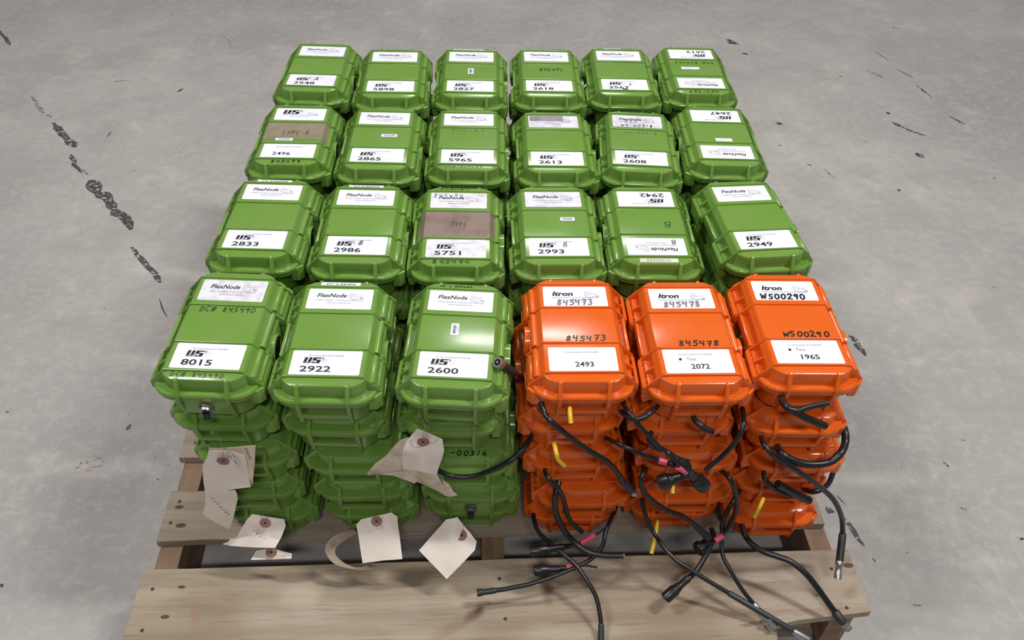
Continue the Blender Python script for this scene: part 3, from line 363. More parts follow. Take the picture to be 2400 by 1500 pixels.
def hinge_mesh(mt):       # centred on y=0, 57 mm long
    bm = bmesh.new(); h = .0278
    extr(bm, [(-.0845, .044), (-.0845, .0585), (-.0790, .0625), (-.0785, .044)], 'y', -h, h)
    box(bm, -.0715, -.064, -h, h, .044, .0575)
    extr(bm, [(-.083, .046), (-.083, .0600), (-.063, .0765), (-.063, .046)], 'y', -.0014, .0014)
    for y in (-h, -h*.45, h*.45, h-.004): extr(bm, [(-.084, .044), (-.084, .0560), (-.064, .0600), (-.064, .044)], 'y', y, y+.004)
    extr(bm, [(-.080, .022), (-.0835, .034), (-.0835, .0435), (-.064, .0435), (-.064, .030)], 'y', -h+.003, h-.003)
    return mesh_from(bm, 'hinge', mt, bev=.0007)
def latch_mesh(mt):
    bm = bmesh.new(); h = .0275
    cyl(bm, (.0690, -h, .0705), (.0690, h, .0705), .0055, 14)
    extr(bm, [(.066, .064), (.0705, .0665), (.0765, .0640), (.0825, .054), (.0840, .040), (.0815, .026), (.0765, .020), (.066, .024)], 'y', -h, h)
    cyl(bm, (.0765, -h+.002, .0615), (.0765, h-.002, .0615), .0042, 12)
    box(bm, .0820, .0850, -h+.012, h-.012, .030, .038)
    return mesh_from(bm, 'latch', mt, bev=.0007)
def port_mesh(mt):
    bm = bmesh.new(); h = .035
    cyl(bm, (.0690, -h, .0705), (.0690, h, .0705), .0055, 14)
    extr(bm, [(.066, .060), (.0725, .0635), (.0760, .056), (.0760, .020), (.066, .018)], 'y', -h, h)
    # open tube facing sideways
    seg = 24; cy, cz, = -.008, .041; ro, ri = .0245, .0212
    rings = []
    for x, r in ((.072, ro), (.0828, ro), (.0834, ro-.0008), (.0834, ri), (.0790, ri)):
        rings.append([bm.verts.new((x, cy+r*math.cos(2*math.pi*i/seg), cz+r*math.sin(2*math.pi*i/seg))) for i in range(seg)])
    for A, B in zip(rings, rings[1:]):
        for i in range(seg): bm.faces.new((A[i], A[(i+1) % seg], B[(i+1) % seg], B[i]))
    bm.faces.new(rings[0]); bm.faces.new(rings[-1])
    return mesh_from(bm, 'side_port', mt, bev=0)
def bore_mesh():
    bm = bmesh.new(); cyl(bm, (.0780, -.008, .041), (.0798, -.008, .041), .0211, 24); return mesh_from(bm, 'bore', DARK)
BORE = bore_mesh()
CM = {}
for k, mt in (('green', GREEN), ('orange', ORANGE)):
    CM[k] = dict(lid=lid_mesh(mt), base=base_mesh(mt), base2=base_mesh(mt, False), hinge=hinge_mesh(mt), latch=latch_mesh(mt), port=port_mesh(mt))
bm = bmesh.new(); cyl(bm, (0, 0, 0), (0, 0, .0003), .0013, 8); HOLE = mesh_from(bm, 'hole', DARK)
# ---------------------------------------------------------------- writing
TX = {}
def text_mesh(s, size, bold=0.0, shear=0.0, mat=INK, spacing=1.0, xs=1.0):
    k = (s, size, bold, shear, mat.name, spacing, xs)
    if k in TX: return TX[k]
    cu = bpy.data.curves.new('text', 'FONT'); cu.body = s; cu.size = 1; cu.offset = bold; cu.shear = shear; cu.align_x = 'LEFT'; cu.resolution_u = 2; cu.space_character = spacing
    o = bpy.data.objects.new('text', cu); C.objects.link(o)
    dg = bpy.context.evaluated_depsgraph_get(); dg.update(); me = bpy.data.meshes.new_from_object(o.evaluated_get(dg))
    bpy.data.objects.remove(o); vs = [v.co.copy() for v in me.vertices]; ps = [tuple(p.vertices) for p in me.polygons]
    TX[k] = ([(v.x*size*xs, v.y*size) for v in vs], ps); bpy.data.meshes.remove(me); return TX[k]
def put_text(bm, s, x, y, width=None, height=None, mi=0, bold=0.0, shear=0.0, spacing=1.0, cx=False):
    vs, ps = text_mesh(s, 1.0, bold, shear, INK, spacing)
    x0 = min(v[0] for v in vs); x1 = max(v[0] for v in vs); cap = .70
    sx = width/(x1-x0) if width else height/cap; sy = height/cap
    ox = x-x0*sx-(width/2 if cx and width else 0)
    V = [bm.verts.new((ox+v[0]*sx, y+v[1]*sy, 0)) for v in vs]
    for p in ps:
        try: bm.faces.new([V[i] for i in p]).material_index = mi
        except ValueError: pass
def poly(bm, pts, mi=0, z=0): bm.faces.new([bm.verts.new((p[0], p[1], z)) for p in pts]).material_index = mi
def stroke(bm, pts, wd, mi=0, z=0):
    for a, b in zip(pts, pts[1:]):
        a = Vector(a); b = Vector(b); d = b-a
        if d.length < 1e-7: continue
        d.normalize(); n = Vector((-d.y, d.x))*wd/2; a2 = a-d*wd*.35; b2 = b+d*wd*.35; z += 2e-6
        poly(bm, [a2-n, b2-n, b2+n, a2+n], mi, z)
def arcpts(cx, cy, rx, ry, a0, a1, n=12): return [(cx+rx*math.cos(math.radians(a0+(a1-a0)*i/n)), cy+ry*math.sin(math.radians(a0+(a1-a0)*i/n))) for i in range(n+1)]
G = {'0': [arcpts(.5, .7, .42, .68, 80, 440, 12)], '1': [[(.5, 1.4), (.45, 0)]], '2': [[(.05, 1.1), (.3, 1.4), (.75, 1.3), (.8, .95), (.05, .05), (.5, .12), (.95, .02)]],
     '3': [[(.1, 1.3), (.6, 1.4), (.85, 1.1), (.45, .75), (.9, .5), (.7, .05), (.1, .05)]], '4': [[(.1, 1.4), (.08, .75), (.8, .75)], [(.8, 1.35), (.7, 0)]],
     '5': [[(.85, 1.4), (.2, 1.35), (.15, .85), (.6, .85), (.85, .5), (.6, .08), (.05, .05)]], '6': [[(.75, 1.4), (.25, .9), (.1, .35), (.4, .02), (.85, .2), (.8, .6), (.4, .65), (.15, .4)]],
     '7': [[(.05, 1.35), (.9, 1.4), (.5, 0)], [(.3, .75), (.8, .75)]], '8': [[(.8, 1.15), (.45, 1.4), (.15, 1.1), (.45, .78), (.85, .4), (.5, .02), (.1, .3), (.4, .72), (.8, 1.15)]],
     '9': [[(.8, 1.1), (.4, 1.4), (.1, 1.0), (.4, .75), (.8, 1.05), (.8, 1.3), (.65, 0)]], 'D': [[(.15, 1.35), (.1, 0)], [(.0, 1.3), (.6, 1.3), (.95, .8), (.7, .2), (.1, .02)]],
     'C': [[(.9, 1.2), (.5, 1.4), (.1, .9), (.15, .3), (.5, .0), (.95, .2)]], '#': [[(.3, 1.3), (.2, 0)], [(.75, 1.3), (.65, 0)], [(.0, .9), (1, .95)], [(0, .4), (.95, .45)]],
     'W': [[(.0, 1.3), (.15, .1), (.5, .9), (.75, .1), (1.1, 1.35)]], 'S': [[(.85, 1.3), (.3, 1.35), (.15, .9), (.75, .55), (.7, .1), (.1, .05)]], 'T': [[(.0, 1.3), (1, 1.4)], [(.5, 1.35), (.4, 0)]],
     'Y': [[(.05, 1.35), (.45, .7)], [(1, 1.4), (.25, 0)]], 'P': [[(.2, 1.35), (.1, 0)], [(.05, 1.3), (.8, 1.3), (.8, .8), (.2, .7)]], 'E': [[(.9, 1.35), (.2, 1.3), (.1, .05), (.85, .1)], [(.15, .7), (.75, .75)]],
     'B': [[(.15, 1.35), (.1, .02), (.7, .05), (.85, .4), (.2, .72), (.75, 1.0), (.6, 1.35), (.12, 1.33)]], 'A': [[(0, 0), (.5, 1.4), (.95, 0)], [(.2, .55), (.8, .55)]], '-': [[(.1, .7), (.8, .72)]], '+': [[(.1, .7), (.8, .72)], [(.45, 1.1), (.43, .3)]]}
def hand(bm, s, x, y, w, h, wd, seed=0, mi=0):
    rnd = random.Random(seed*31+len(s)); n = len(s); step = w/n
    for i, ch in enumerate(s):
        if ch == ' ' or ch not in G: continue
        ox = x+i*step+rnd.uniform(-.05, .05)*step; oy = y+rnd.uniform(-.06, .06)*h; k = rnd.uniform(.9, 1.1); sl = rnd.uniform(.05, .22)
        for st in G[ch]:
            stroke(bm, [(ox+(px+sl*py-.1)*step*.72, oy+py/1.4*h*k) for px, py in st], wd, mi)
def hand_obj(parent, s, x, y, w, h, wd, z, seed=0, mat=MARKER, rz=0, name='handwriting', cx=0, cy=0, tilt=0):
    bm = bmesh.new(); hand(bm, s, x, y-(h/2 if tilt else 0), w, h, wd*1.35, seed); return obj(name, mesh_from(bm, name, mat, smooth=False), parent, (cx, cy, z), (tilt, 0, rz))
def swoosh(bm, x, y, s, four=True):
    for i in range(4): stroke(bm, arcpts(x+s*(.10+.13*i), y, s*(.42-.08*i), s*(.50-.09*i), 110, 225, 8), s*.035, 1)
    stroke(bm, arcpts(x+.25*s, y, s*.58, s*.58, 200, 318, 12), s*.05, 1)
    put_text(bm, 'ocket', x+s*.35, y-s*.10, s*.75, s*.24, 2)
    if four: put_text(bm, '4G', x+s*.86, y-s*.55, s*.42, s*.30, 1, bold=.02)
def us_logo(bm, x, y, w, h):
    sl = .18*h
    def q(pts, mi=0): poly(bm, [(x+px*w+sl*py, y+py*h) for px, py in pts], mi)
    q([(0, .15), (.185, .15), (.185, 1), (0, 1)]); q([(.26, .15), (.445, .15), (.445, 1), (.26, 1)]); q([(.01, 0), (.43, 0), (.43, .11), (.01, .11)])
    q([(.50, .80), (.99, .80), (.99, 1), (.50, 1)]); q([(.50, .52), (.70, .52), (.70, .80), (.50, .80)]); q([(.50, .44), (.80, .44), (.99, .36), (.99, .58), (.70, .64), (.50, .64)])
    q([(.77, .11), (.99, .11), (.99, .44), (.77, .44)]); q([(.50, .15), (.68, .15), (.68, .29), (.50, .29)]); q([(.50, 0), (.98, 0), (.98, .11), (.50, .11)])
    put_text(bm, '3', x+w*1.10, y+h*.62, w*.10, h*.38, 0, bold=.03)
    for i in range(4): stroke(bm, arcpts(x+w*1.0, y+h*1.0, w*(.22+.09*i), h*(.45+.20*i), -75, -10, 8), .00035, 2)
SW, SH1, SH2 = .1030, .0475, .0495
def sticker_mesh(w, h, mt, name='sticker', r=.0025):
    bm = bmesh.new(); pts = []
    for cx, cy, a in ((w/2-r, h/2-r, 0), (-w/2+r, h/2-r, 90), (-w/2+r, -h/2+r, 180), (w/2-r, -h/2+r, 270)):
        for k in range(4): t = math.radians(a+30*k); pts.append((cx+r*math.cos(t), cy+r*math.sin(t)))
    extr(bm, pts, 'z', 0, .0003); return mesh_from(bm, name, mt, smooth=False)
ST_U = sticker_mesh(SW, SH1, STICK); ST_UD = sticker_mesh(SW, SH1, STICKD); ST_L = sticker_mesh(SW, SH2, STICK); ST_LD = sticker_mesh(SW, SH2, STICKD)
def upper_print(kind):
    bm = bmesh.new(); x0 = -SW/2; top = SH1/2
    if kind == 'flex': put_text(bm, 'FlexNode', x0+SW*.14, top-SH1*.42, SW*.455, SH1*.185, 0, bold=.022, shear=.22); swoosh(bm, x0+SW*.68, top-SH1*.33, SH1*.30)
    if kind == 'itron': put_text(bm, 'Itron', x0+SW*.14, top-SH1*.47, SW*.33, SH1*.21, 0, bold=.04, shear=.22); swoosh(bm, x0+SW*.70, top-SH1*.38, SH1*.30)
    if kind == 'us': us_logo(bm, x0+SW*.14, top-SH1*.50, SW*.32, SH1*.34); swoosh(bm, x0+SW*.68, top-SH1*.42, SH1*.28)
    put_text(bm, 'Utility Systems, Science and Software', x0+SW*.14, top-SH1*.60, SW*.72, SH1*.075, 1)
    put_text(bm, 'www.uscubed.com', x0+SW*.31, top-SH1*.73, SW*.37, SH1*.075, 1)
    return mesh_from(bm, 'printing', [INK, GREYINK, FAINT], smooth=False)
UP = {k: upper_print(k) for k in ('flex', 'itron', 'us')}
def lower_print(num, kind):
    bm = bmesh.new(); x0 = -SW/2; top = SH2/2
    put_text(bm, 'For service please call 619.546.4281', x0+SW*.24, top-SH2*.24, SW*.50, SH2*.065, 1)
    if kind == 'us': us_logo(bm, x0+SW*.17, top-SH2*.53, SW*.24, SH2*.24); put_text(bm, num, x0+SW*.145, top-SH2*.87, SW*.44, SH2*.225, 0, bold=.018)
    elif kind == 'plain': put_text(bm, num, x0+SW*.21, top-SH2*.80, SW*.34, SH2*.21, 0, bold=.012)
    else:
        put_text(bm, num, x0+SW*.38, top-SH2*.82, SW*.27, SH2*.20, 0, bold=.016)
        if kind == 'test':
            put_text(bm, 'Test', x0+SW*.34, top-SH2*.47, SW*.135, SH2*.12, 0, spacing=1.25); poly(bm, arcpts(x0+SW*.245, top-SH2*.42, SW*.022, SH2*.055, 0, 330, 11))
    return mesh_from(bm, 'printing', [INK, GREYINK, FAINT], smooth=False)
def barcode(parent, x, y, z, rz=0, w=.026, h=.010):
    s = obj('barcode_sticker', sticker_mesh(w, h, STICK, 'barcode_sticker', .001), parent, (x, y, z), (0, 0, rz)); bm = bmesh.new(); rnd = random.Random(int((x+y)*1e4)); t = -w*.36
    while t < w*.36:
        b = rnd.choice((.0003, .0005, .0008)); poly(bm, [(t, -h*.12), (t+b, -h*.12), (t+b, h*.26), (t, h*.26)]); t += b+rnd.choice((.0003, .0005))
    put_text(bm, '117 0012843', -w*.3, -h*.36, w*.6, h*.14, 0)
    obj('printing', mesh_from(bm, 'printing', BARCODE, smooth=False), s, (0, 0, .00042))
def strip(parent, s, y, w=.064, h=.0105, rz=0, x=0, mt=None, fl=0):
    o = obj('number_strip', sticker_mesh(w, h, mt or STICK, 'number_strip', .0004), parent, (x, .1080, DZ-.0003), (-DT, 0, rz)); bm = bmesh.new()
    put_text(bm, s, -w*.36, -h*.32, w*.74, h*.55, 0, bold=.004, shear=.12); obj('printing', mesh_from(bm, 'printing', INK, smooth=False), o, (0, 0, .00042), (0, 0, 0))
# ---------------------------------------------------------------- case builder
ZT = .0850; DT = math.atan2(.0847-.0822, .1145-.0985); DZ = .0847-(.1062-.0985)*math.tan(DT)+.0005
def make_case(col, x, y, z, deg, flipbody=False, base2=False, detail=True):
    g = CM[col]; root = empty('hard_case', (x, y, z), math.radians(deg+(180 if flipbody else 0)))
    obj('base', g['base2'] if base2 else g['base'], root); lid = obj('lid', g['lid'], root)
    for yy in ((RY[0]+RY[1])/2, (RY[2]+RY[3])/2): obj('hinge', g['hinge'], root, (0, yy, 0))
    for yy in ((RY[0]+RY[1])/2, (RY[2]+RY[3])/2): obj('latch', g['latch'], root, (0, yy, 0))
    p = obj('side_port', g['port'], root, (0, (RY[1]+RY[2])/2, 0)); obj('bore', BORE, p)
    if detail:
        obj('screw_hole', HOLE, lid, (.0765, -.1030, .0567)); obj('screw_hole', HOLE, lid, (.0765, .1030, .0567))
    return root
TEXT = {  # (row, column): upper kind, number, lower kind, extras
 (0, 0): ('flex', '8015', 'us'), (0, 1): ('flex', '2922', 'us'), (0, 2): ('flex', '2600', 'us'), (0, 3): ('itron', '2493', 'blank'), (0, 4): ('itron', '2072', 'test'), (0, 5): ('itron', '1965', 'test'),
 (1, 0): ('flex', '2833', 'us'), (1, 1): ('flex', '2986', 'us'), (1, 2): ('flex', '5751', 'us'), (1, 3): ('flex', '2993', 'us'), (1, 4): ('flex', '2942', 'us'), (1, 5): ('flex', '2949', 'us'),
 (2, 0): ('us', '2496', 'plain'), (2, 1): ('flex', '2865', 'us'), (2, 2): ('flex', '5965', 'us'), (2, 3): ('flex', '2613', 'us'), (2, 4): ('flex', '2608', 'us'), (2, 5): ('flex', '2647', 'us'),
 (3, 0): ('flex', '2548', 'us'), (3, 1): ('flex', '5898', 'us'), (3, 2): ('flex', '2827', 'us'), (3, 3): ('flex', '2618', 'us'), (3, 4): ('flex', '2567', 'us'), (3, 5): ('flex', '2612', 'us')}
LAB = {(0, 0): 'DC number 845490 written twice in marker', (0, 1): 'white strip 845496 on its back edge, front row', (0, 2): 'upright barcode sticker on the lid', (0, 3): 'leftmost of the three orange top cases', (0, 4): 'middle one of the three orange top cases', (0, 5): 'rightmost, marker code WS00290',
 (1, 0): 'left edge of the third row, strip 845498 behind', (1, 1): 'second in the third row, letter B beside it', (1, 2): 'wide brown tape across the middle', (1, 3): 'scuffed lid and a small barcode sticker', (1, 4): 'upside-down stickers and a large B in marker', (1, 5): 'turned slightly clockwise to the right edge',
 (2, 0): 'torn brown tape lettered TYPE-B', (2, 1): 'small barcode sticker on a dusty lid', (2, 2): 'bright lamp reflections on its front edge', (2, 3): 'grey tape over its back sticker', (2, 4): 'scribbled marker on its back sticker', (2, 5): 'upside-down stickers and a small barcode',
 (3, 0): 'letter A beside the number, back left corner', (3, 1): 'plain lid, second from left at the back', (3, 2): 'upright barcode sticker, back row', (3, 3): 'marker number 845471 on the lid', (3, 4): 'small strip on its back edge, back row', (3, 5): 'upside-down stickers, back right corner'}
BODYFLIP = {(0, 3), (1, 4), (2, 5), (3, 5)}; LABFLIP = {(1, 4), (2, 5), (3, 5)}; DIRTY = {(1, 2), (1, 3), (2, 4), (2, 3), (0, 0)}
for (r, c, x, y, a) in TOPS:
    col = 'orange' if (r == 0 and c >= 3) else 'green'; k = (r, c); up_, num, lo_ = TEXT[k]
    z = PT+HC*4; root = make_case(col, x, y, z, a, k in BODYFLIP, base2=(k == (0, 0)))
    if k == (0, 0): root.rotation_euler.x = math.radians(2.2); root.location.z += .0042; root.location.x += .001; root.rotation_euler.z -= math.radians(1.3)
    tag(root, '%s hard case numbered %s, %s' % (col, num, LAB[k]), 'case')
    root['group'] = '%s cases on the top layer' % col
    # label frame: an upright reading direction independent of the body direction
    f = math.pi if (k in BODYFLIP) != (k in LABFLIP) else 0.0
    sg = -1 if f else 1
    def LP(px, py): return (px*sg, py*sg)
    u = obj('sticker', ST_UD if k in DIRTY else ST_U, root, LP(0, .0705)+(ZT,), (0, 0, f)); obj('printing', UP[up_], u, (0, 0, .00045)); u['label'] = 'white name sticker'
    l = obj('sticker', ST_LD if k == (1, 2) else ST_L, root, LP(0, -.0707)+(ZT,), (0, 0, f)); obj('printing', lower_print(num, lo_), l, (0, 0, .00045)); l['label'] = 'white number sticker'
    def H(s, px, py, w, h, wd=.0009, mat=MARKER, zz=ZT+.0003, seed=0, par=root): 
        
        dome = abs(py) > .1; xx, yy = LP(px, py); tl = 0
        if dome: yy = math.copysign(.1062, yy); zz = DZ; tl = (DT if py < 0 else -DT)
        return hand_obj(par, s, -w/2, 0, w, h, wd, zz, seed, mat, f, cx=xx, cy=yy, tilt=tl)
    ZS = ZT+.0008
    if k == (0, 0): H('DC# 845490', .004, .022, .088, .011, seed=1); H('DC# 845490', -.006, -.1115, .078, .0075, .0008, seed=2)
    if k == (0, 1): strip(root, 'DC # 845496', .108, x=-.004)
    if k == (0, 2): H('DC + 845483', -.010, .1055, .052, .006, .0008, seed=3); barcode(root, -.004, .005, ZT, math.pi/2, .026, .0125)
    if k == (0, 3): H('845473', .0, .0495, .060, .0125, .0016, GREYINK, ZS, 4); H('845473', .010, -.0320, .064, .0115, .0016, seed=5)
    if k == (0, 4): H('845478', .0, .0495, .062, .0125, .0016, GREYINK, ZS, 6); H('845478', .010, -.0385, .064, .0115, .0017, seed=7)
    if k == (0, 5): H('WS00290', -.004, .0495, .074, .0125, .0020, MARKER, ZS, 8); H('WS00290', .010, -.0375, .074, .0115, .0018, seed=9)
    if k == (1, 0): strip(root, 'DC # 845498', .108, x=-.004)
    if k == (1, 1): strip(root, 'DC # 845495', .108, x=-.004); H('B', .009, -.0690, .010, .012, .0010, MARKER, ZS, 1)
    if k in ((1, 2), (2, 0)):
        wide = .1235; bm = bmesh.new(); hh = .0385 if k == (1, 2) else .033; yc = -.003 if k == (1, 2) else .004
        prof = [(-.0669, .0640), (-.0659, .0750), (-.0578, .08535), (.0578, .08535), (.0659, .0750), (.0669, .0640)]; nseg = 10; rnd = random.Random(r)
        rows = []
        for i in range(nseg+1):
            t = i/nseg; yy = yc-hh+2*hh*t; jag = .0 if k == (1, 2) else rnd.uniform(-.002, .002)
            rows.append([bm.verts.new((px+(jag if j in (0, 5) else 0), yy, pz+.0002)) for j, (px, pz) in enumerate(prof)])
        for A, B in zip(rows, rows[1:]):
            for i in range(5): bm.faces.new((A[i], A[i+1], B[i+1], B[i]))
        tp = obj('tape', mesh_from(bm, 'tape', TAPE if k == (1, 2) else TAPE2, smooth=False), root); tp['label'] = 'brown tape band'
        H('TYPE' if k == (1, 2) else 'TYPE-B', .004, -.010, .030 if k == (1, 2) else .056, .014, .0008, MARKER, ZT+.0007, 3)
    if k == (1, 2): H('845494', -.008, .1055, .056, .006, .0010, seed=10); H('845494', -.018, .079, .056, .011, .0008, GREYINK, ZS, 11); H('845494', -.006, -.1125, .064, .0075, .0010, seed=12)
    if k == (1, 3): barcode(root, .022, .010, ZT); H('B', .014, -.0700, .011, .011, .0008, MARKER, ZS, 2)
    if k == (1, 4):
        H('B', -.026, .0, .020, .017, .0010, seed=3); hand_obj(u, 'B', -.006, 0, .012, .011, .0010, .0006, 2, MARKER, 0, cx=-.030, cy=-.018)
        strip(root, 'WS00330', -.108 if sg > 0 else -.108, rz=0) if False else None
        o = obj('number_strip', sticker_mesh(.066, .0088, AGED, 'number_strip', .0004), root, (.0, .1068, DZ-.0003), (-DT*sg, 0, f)); bm = bmesh.new(); put_text(bm, 'WS00330', -.021, -.0028, .042, .0056, 0); obj('printing', mesh_from(bm, 'printing', GREYINK, smooth=False), o, (0, 0, .00042))
    if k == (2, 0): H('845499', -.004, .1055, .056, .006, .0010, seed=13); barcode(root, -.016, -.029, ZT+.0004, w=.034, h=.009); H('845499', .002, -.1115, .058, .0075, .0010, seed=14)
    if k == (2, 1): barcode(root, .016, .004, ZT, w=.032, h=.010)
    if k == (2, 2): H('DC# 845487', -.006, -.1115, .076, .0065, .0006, MARKERF, seed=15); H('845487', .0, .024, .070, .009, .0005, MARKERF, seed=16)
    if k == (2, 3):
        H('WS 00397', -.012, .1055, .062, .006, .0009, seed=17); obj('grey_tape', sticker_mesh(.070, .021, STICKG, 'grey_tape', .0008), root, (-.014, .0825, ZS-.0004), (0, 0, 0))
    if k == (2, 4): H('WS-00318', .0, .0485, .068, .009, .0009, MARKER, ZS, 18); H('WS-00318', .006, .0225, .068, .007, .0007, MARKERF, seed=19); H('345', -.012, .066, .030, .012, .0012, GREYINK, ZS, 20)
    if k == (2, 5): o = obj('barcode_sticker', sticker_mesh(.034, .0115, STICK, 'barcode_sticker', .001), root, (-.002, .0235, ZT)); bm = bmesh.new(); put_text(bm, '117 0012854', -.010, -.002, .020, .003, 0); obj('printing', mesh_from(bm, 'printing', GREYINK, smooth=False), o, (0, 0, .00042))
    if k == (3, 0): H('WS 00136', -.010, .1055, .072, .006, .0011, seed=21); H('A', .012, -.0700, .012, .013, .0012, MARKER, ZS, 1)
    if k == (3, 1): H('WS01855', .0, .1055, .060, .006, .0014, seed=22)
    if k == (3, 2): strip(root, 'DC # 845475', .108, w=.070, x=-.008); barcode(root, .0, .0, ZT, math.pi/2, .026, .0125)
    if k == (3, 3): H('845471', -.014, .1055, .050, .006, .0009, seed=23); H('845471', .010, .000, .056, .012, .0013, seed=24)
    if k == (3, 4): strip(root, '117 00128', .1085, w=.040, h=.007, x=-.010); H('8', .014, -.0735, .008, .010, .0008, GREYINK, ZS, 1); H('76', .0, -.095, .014, .005, .0014, MARKER, ZS, 2)
    if k == (3, 5):
        hand_obj(root, 'DC# 845493', -.046, 0, .092, .009, .0008, ZT+.0003, 25, MARKER, 0, cx=0, cy=-.034); hand_obj(root, 'WS01723', -.034, 0, .068, .0075, .0008, DZ, 26, MARKER, 0, cx=0, cy=.1062, tilt=-DT)
        o = obj('barcode_sticker', sticker_mesh(.042, .011, STICK, 'barcode_sticker', .002), root, (.012, -.002, ZT)); bm = bmesh.new(); put_text(bm, '117 0012836', -.010, -.002, .024, .003, 0); obj('printing', mesh_from(bm, 'printing', GREYINK, smooth=False), o, (0, 0, .00042))
# lower layers of the front row
COLN = ['leftmost', 'second', 'third', 'fourth', 'fifth', 'rightmost']; LAYN = ['', 'second from the top', 'middle', 'second from the bottom', 'bottom']
for (c, k, x, y, a) in LOWS:
    col = 'orange' if c >= 3 else 'green'; gland = (c, k) in ((2, 3),)
    root = make_case(col, x, y, PT+HC*(4-k), a, flipbody=(c == 3 and k in (1, 2)), base2=gland)
    tag(root, '%s hard case, %s of five in the %s front stack' % (col, LAYN[k], COLN[c]), 'case', '%s cases under the top of the front stacks' % col)
    if (c, k) == (2, 2): hand_obj(root, '-00316', -.030, 0, .060, .0085, .0014, DZ, 30, cx=.008, cy=-.1062, tilt=DT)
# cases beneath the rear rows, seen only through the gaps
rnd = random.Random(3)
for (r, c, x, y, a) in TOPS:
    if r == 0: continue
    for k in range(1, 5):
        root = make_case('green', x+rnd.uniform(-.0015, .0015), y+rnd.uniform(-.002, .002)+({1: .036, 2: .018, 3: .002} if k == 4 else {1: .010, 2: .003, 3: 0})[r], PT+HC*(4-k), a+rnd.uniform(-.3, .3), detail=False)
        tag(root, 'green hard case buried under the top layer of the rear stacks', 'case', 'green cases buried in the rear stacks')
# cable glands on two green cases
def gland(parent):
    bm = bmesh.new(); cyl(bm, (0, -.1215, .032), (0, -.1275, .031), .0118, 6); cyl(bm, (0, -.1275, .031), (0, -.1310, .030), .0098, 14); obj('gland_nut', mesh_from(bm, 'gland_nut', METAL), parent)
    bm = bmesh.new(); cyl(bm, (0, -.1305, .028), (0, -.1345, .0180), .0058, 12, .0052); obj('gland_plug', mesh_from(bm, 'gland_plug', RUBBER), parent)
for o in bpy.data.objects:
    if o.name.startswith('hard_case') and o.type == 'EMPTY' and ('numbered 8015' in o['label'] or ('second from the bottom' in o['label'] and 'third front' in o['label'])): gland(o)
# ---------------------------------------------------------------- cables
CL = {
 'a': 'long black coax draped from the fourth stack down to the gap', 'b': 'black cable looping from the orange stacks across the third green stack', 'e': 'thin black cable with cut white end at the foot of fourth stack',
 'f': 'thick black cable curving over the pallet gap with a cut end', 'g': 'thin black wire with pink tape and upper black plug left of gap', 'h': 'black cable sweeping left over the pallet gap, farthest left tip',
 'i': 'black cable running down over the front board to the bottom edge', 'j': 'lower black plug with pink tape above the front board', 'k': 'thin black cable running diagonally into the pile of black plugs',
 'l': 'black cable with pink tape end between fourth and fifth stacks', 'm': 'short black cable loop under the top orange case of fourth stack', 'n': 'short black cut stub under the fifth top orange case',
 'o': 'small curled black stub beside the pile of plugs', 'p': 'black cable with a big plug curving right of the fifth stack', 'q': 'big black plug with pink tape lying across the fifth stack',
 's': 'black cable crossing the lower fifth stack into a sleeve', 't': 'long black cable crossing the front board diagonally', 'u': 'black cable ending in a bright metal bayonet connector',
 'v': 'short black cable hanging with a ribbed plug over the front board', 'w': 'black cable folded in a narrow loop between fifth and sixth stacks', 'x': 'round black plug end facing out below the fifth stack',
 'y': 'thick black stub pointing down right on the rightmost stack', 'z': 'black stub pointing right under the rightmost top case', 'aa': 'black cable hanging in front of rightmost stack with metal tip over floor',
 'ab': 'thick black cable bowed around the right side of the rightmost stack', 'ac': 'black cable bend low at the right side of the rightmost stack', 'ad': 'short black cable beside a braided stub on the rightmost stack',
 'ae': 'thick braided black stub on the lower rightmost stack', 'af': 'thick black cable running right over the board to a silver connector', 'ag': 'grey coax connector sticking up between green and orange top cases'}
def dirv(a, b): return (Vector(b)-Vector(a)).normalized()
def part(bm, name, mt, par, bev=0): return obj(name, mesh_from(bm, name, mt, bev=bev, ang=40), par)
def plug_parts(root, p, q, R):
    p, q = Vector(p), Vector(q); d = (q-p); L_ = d.length; d.normalize(); bm = bmesh.new()
    tube(bm, [p, p+d*L_*.18, p+d*L_*.2, p+d*L_*.5, p+d*L_*.52], R, 18, rs=[R*.42, R*.5, R*.62, R*.62, R*.72]); part(bm, 'plug_body', RUBBER, root)
    bm = bmesh.new(); tube(bm, [p+d*L_*.5, p+d*L_*.56, p+d*L_*.6, p+d*L_*.66, p+d*L_*.94, q], R, 20, rs=[R*.72, R*.78, R*.78, R, R, R*.93]); part(bm, 'plug_collar', RUBBER, root)
    bm = bmesh.new(); cyl(bm, q-d*.001, q+d*.0004, R*.7, 18); part(bm, 'plug_face', DARK, root)
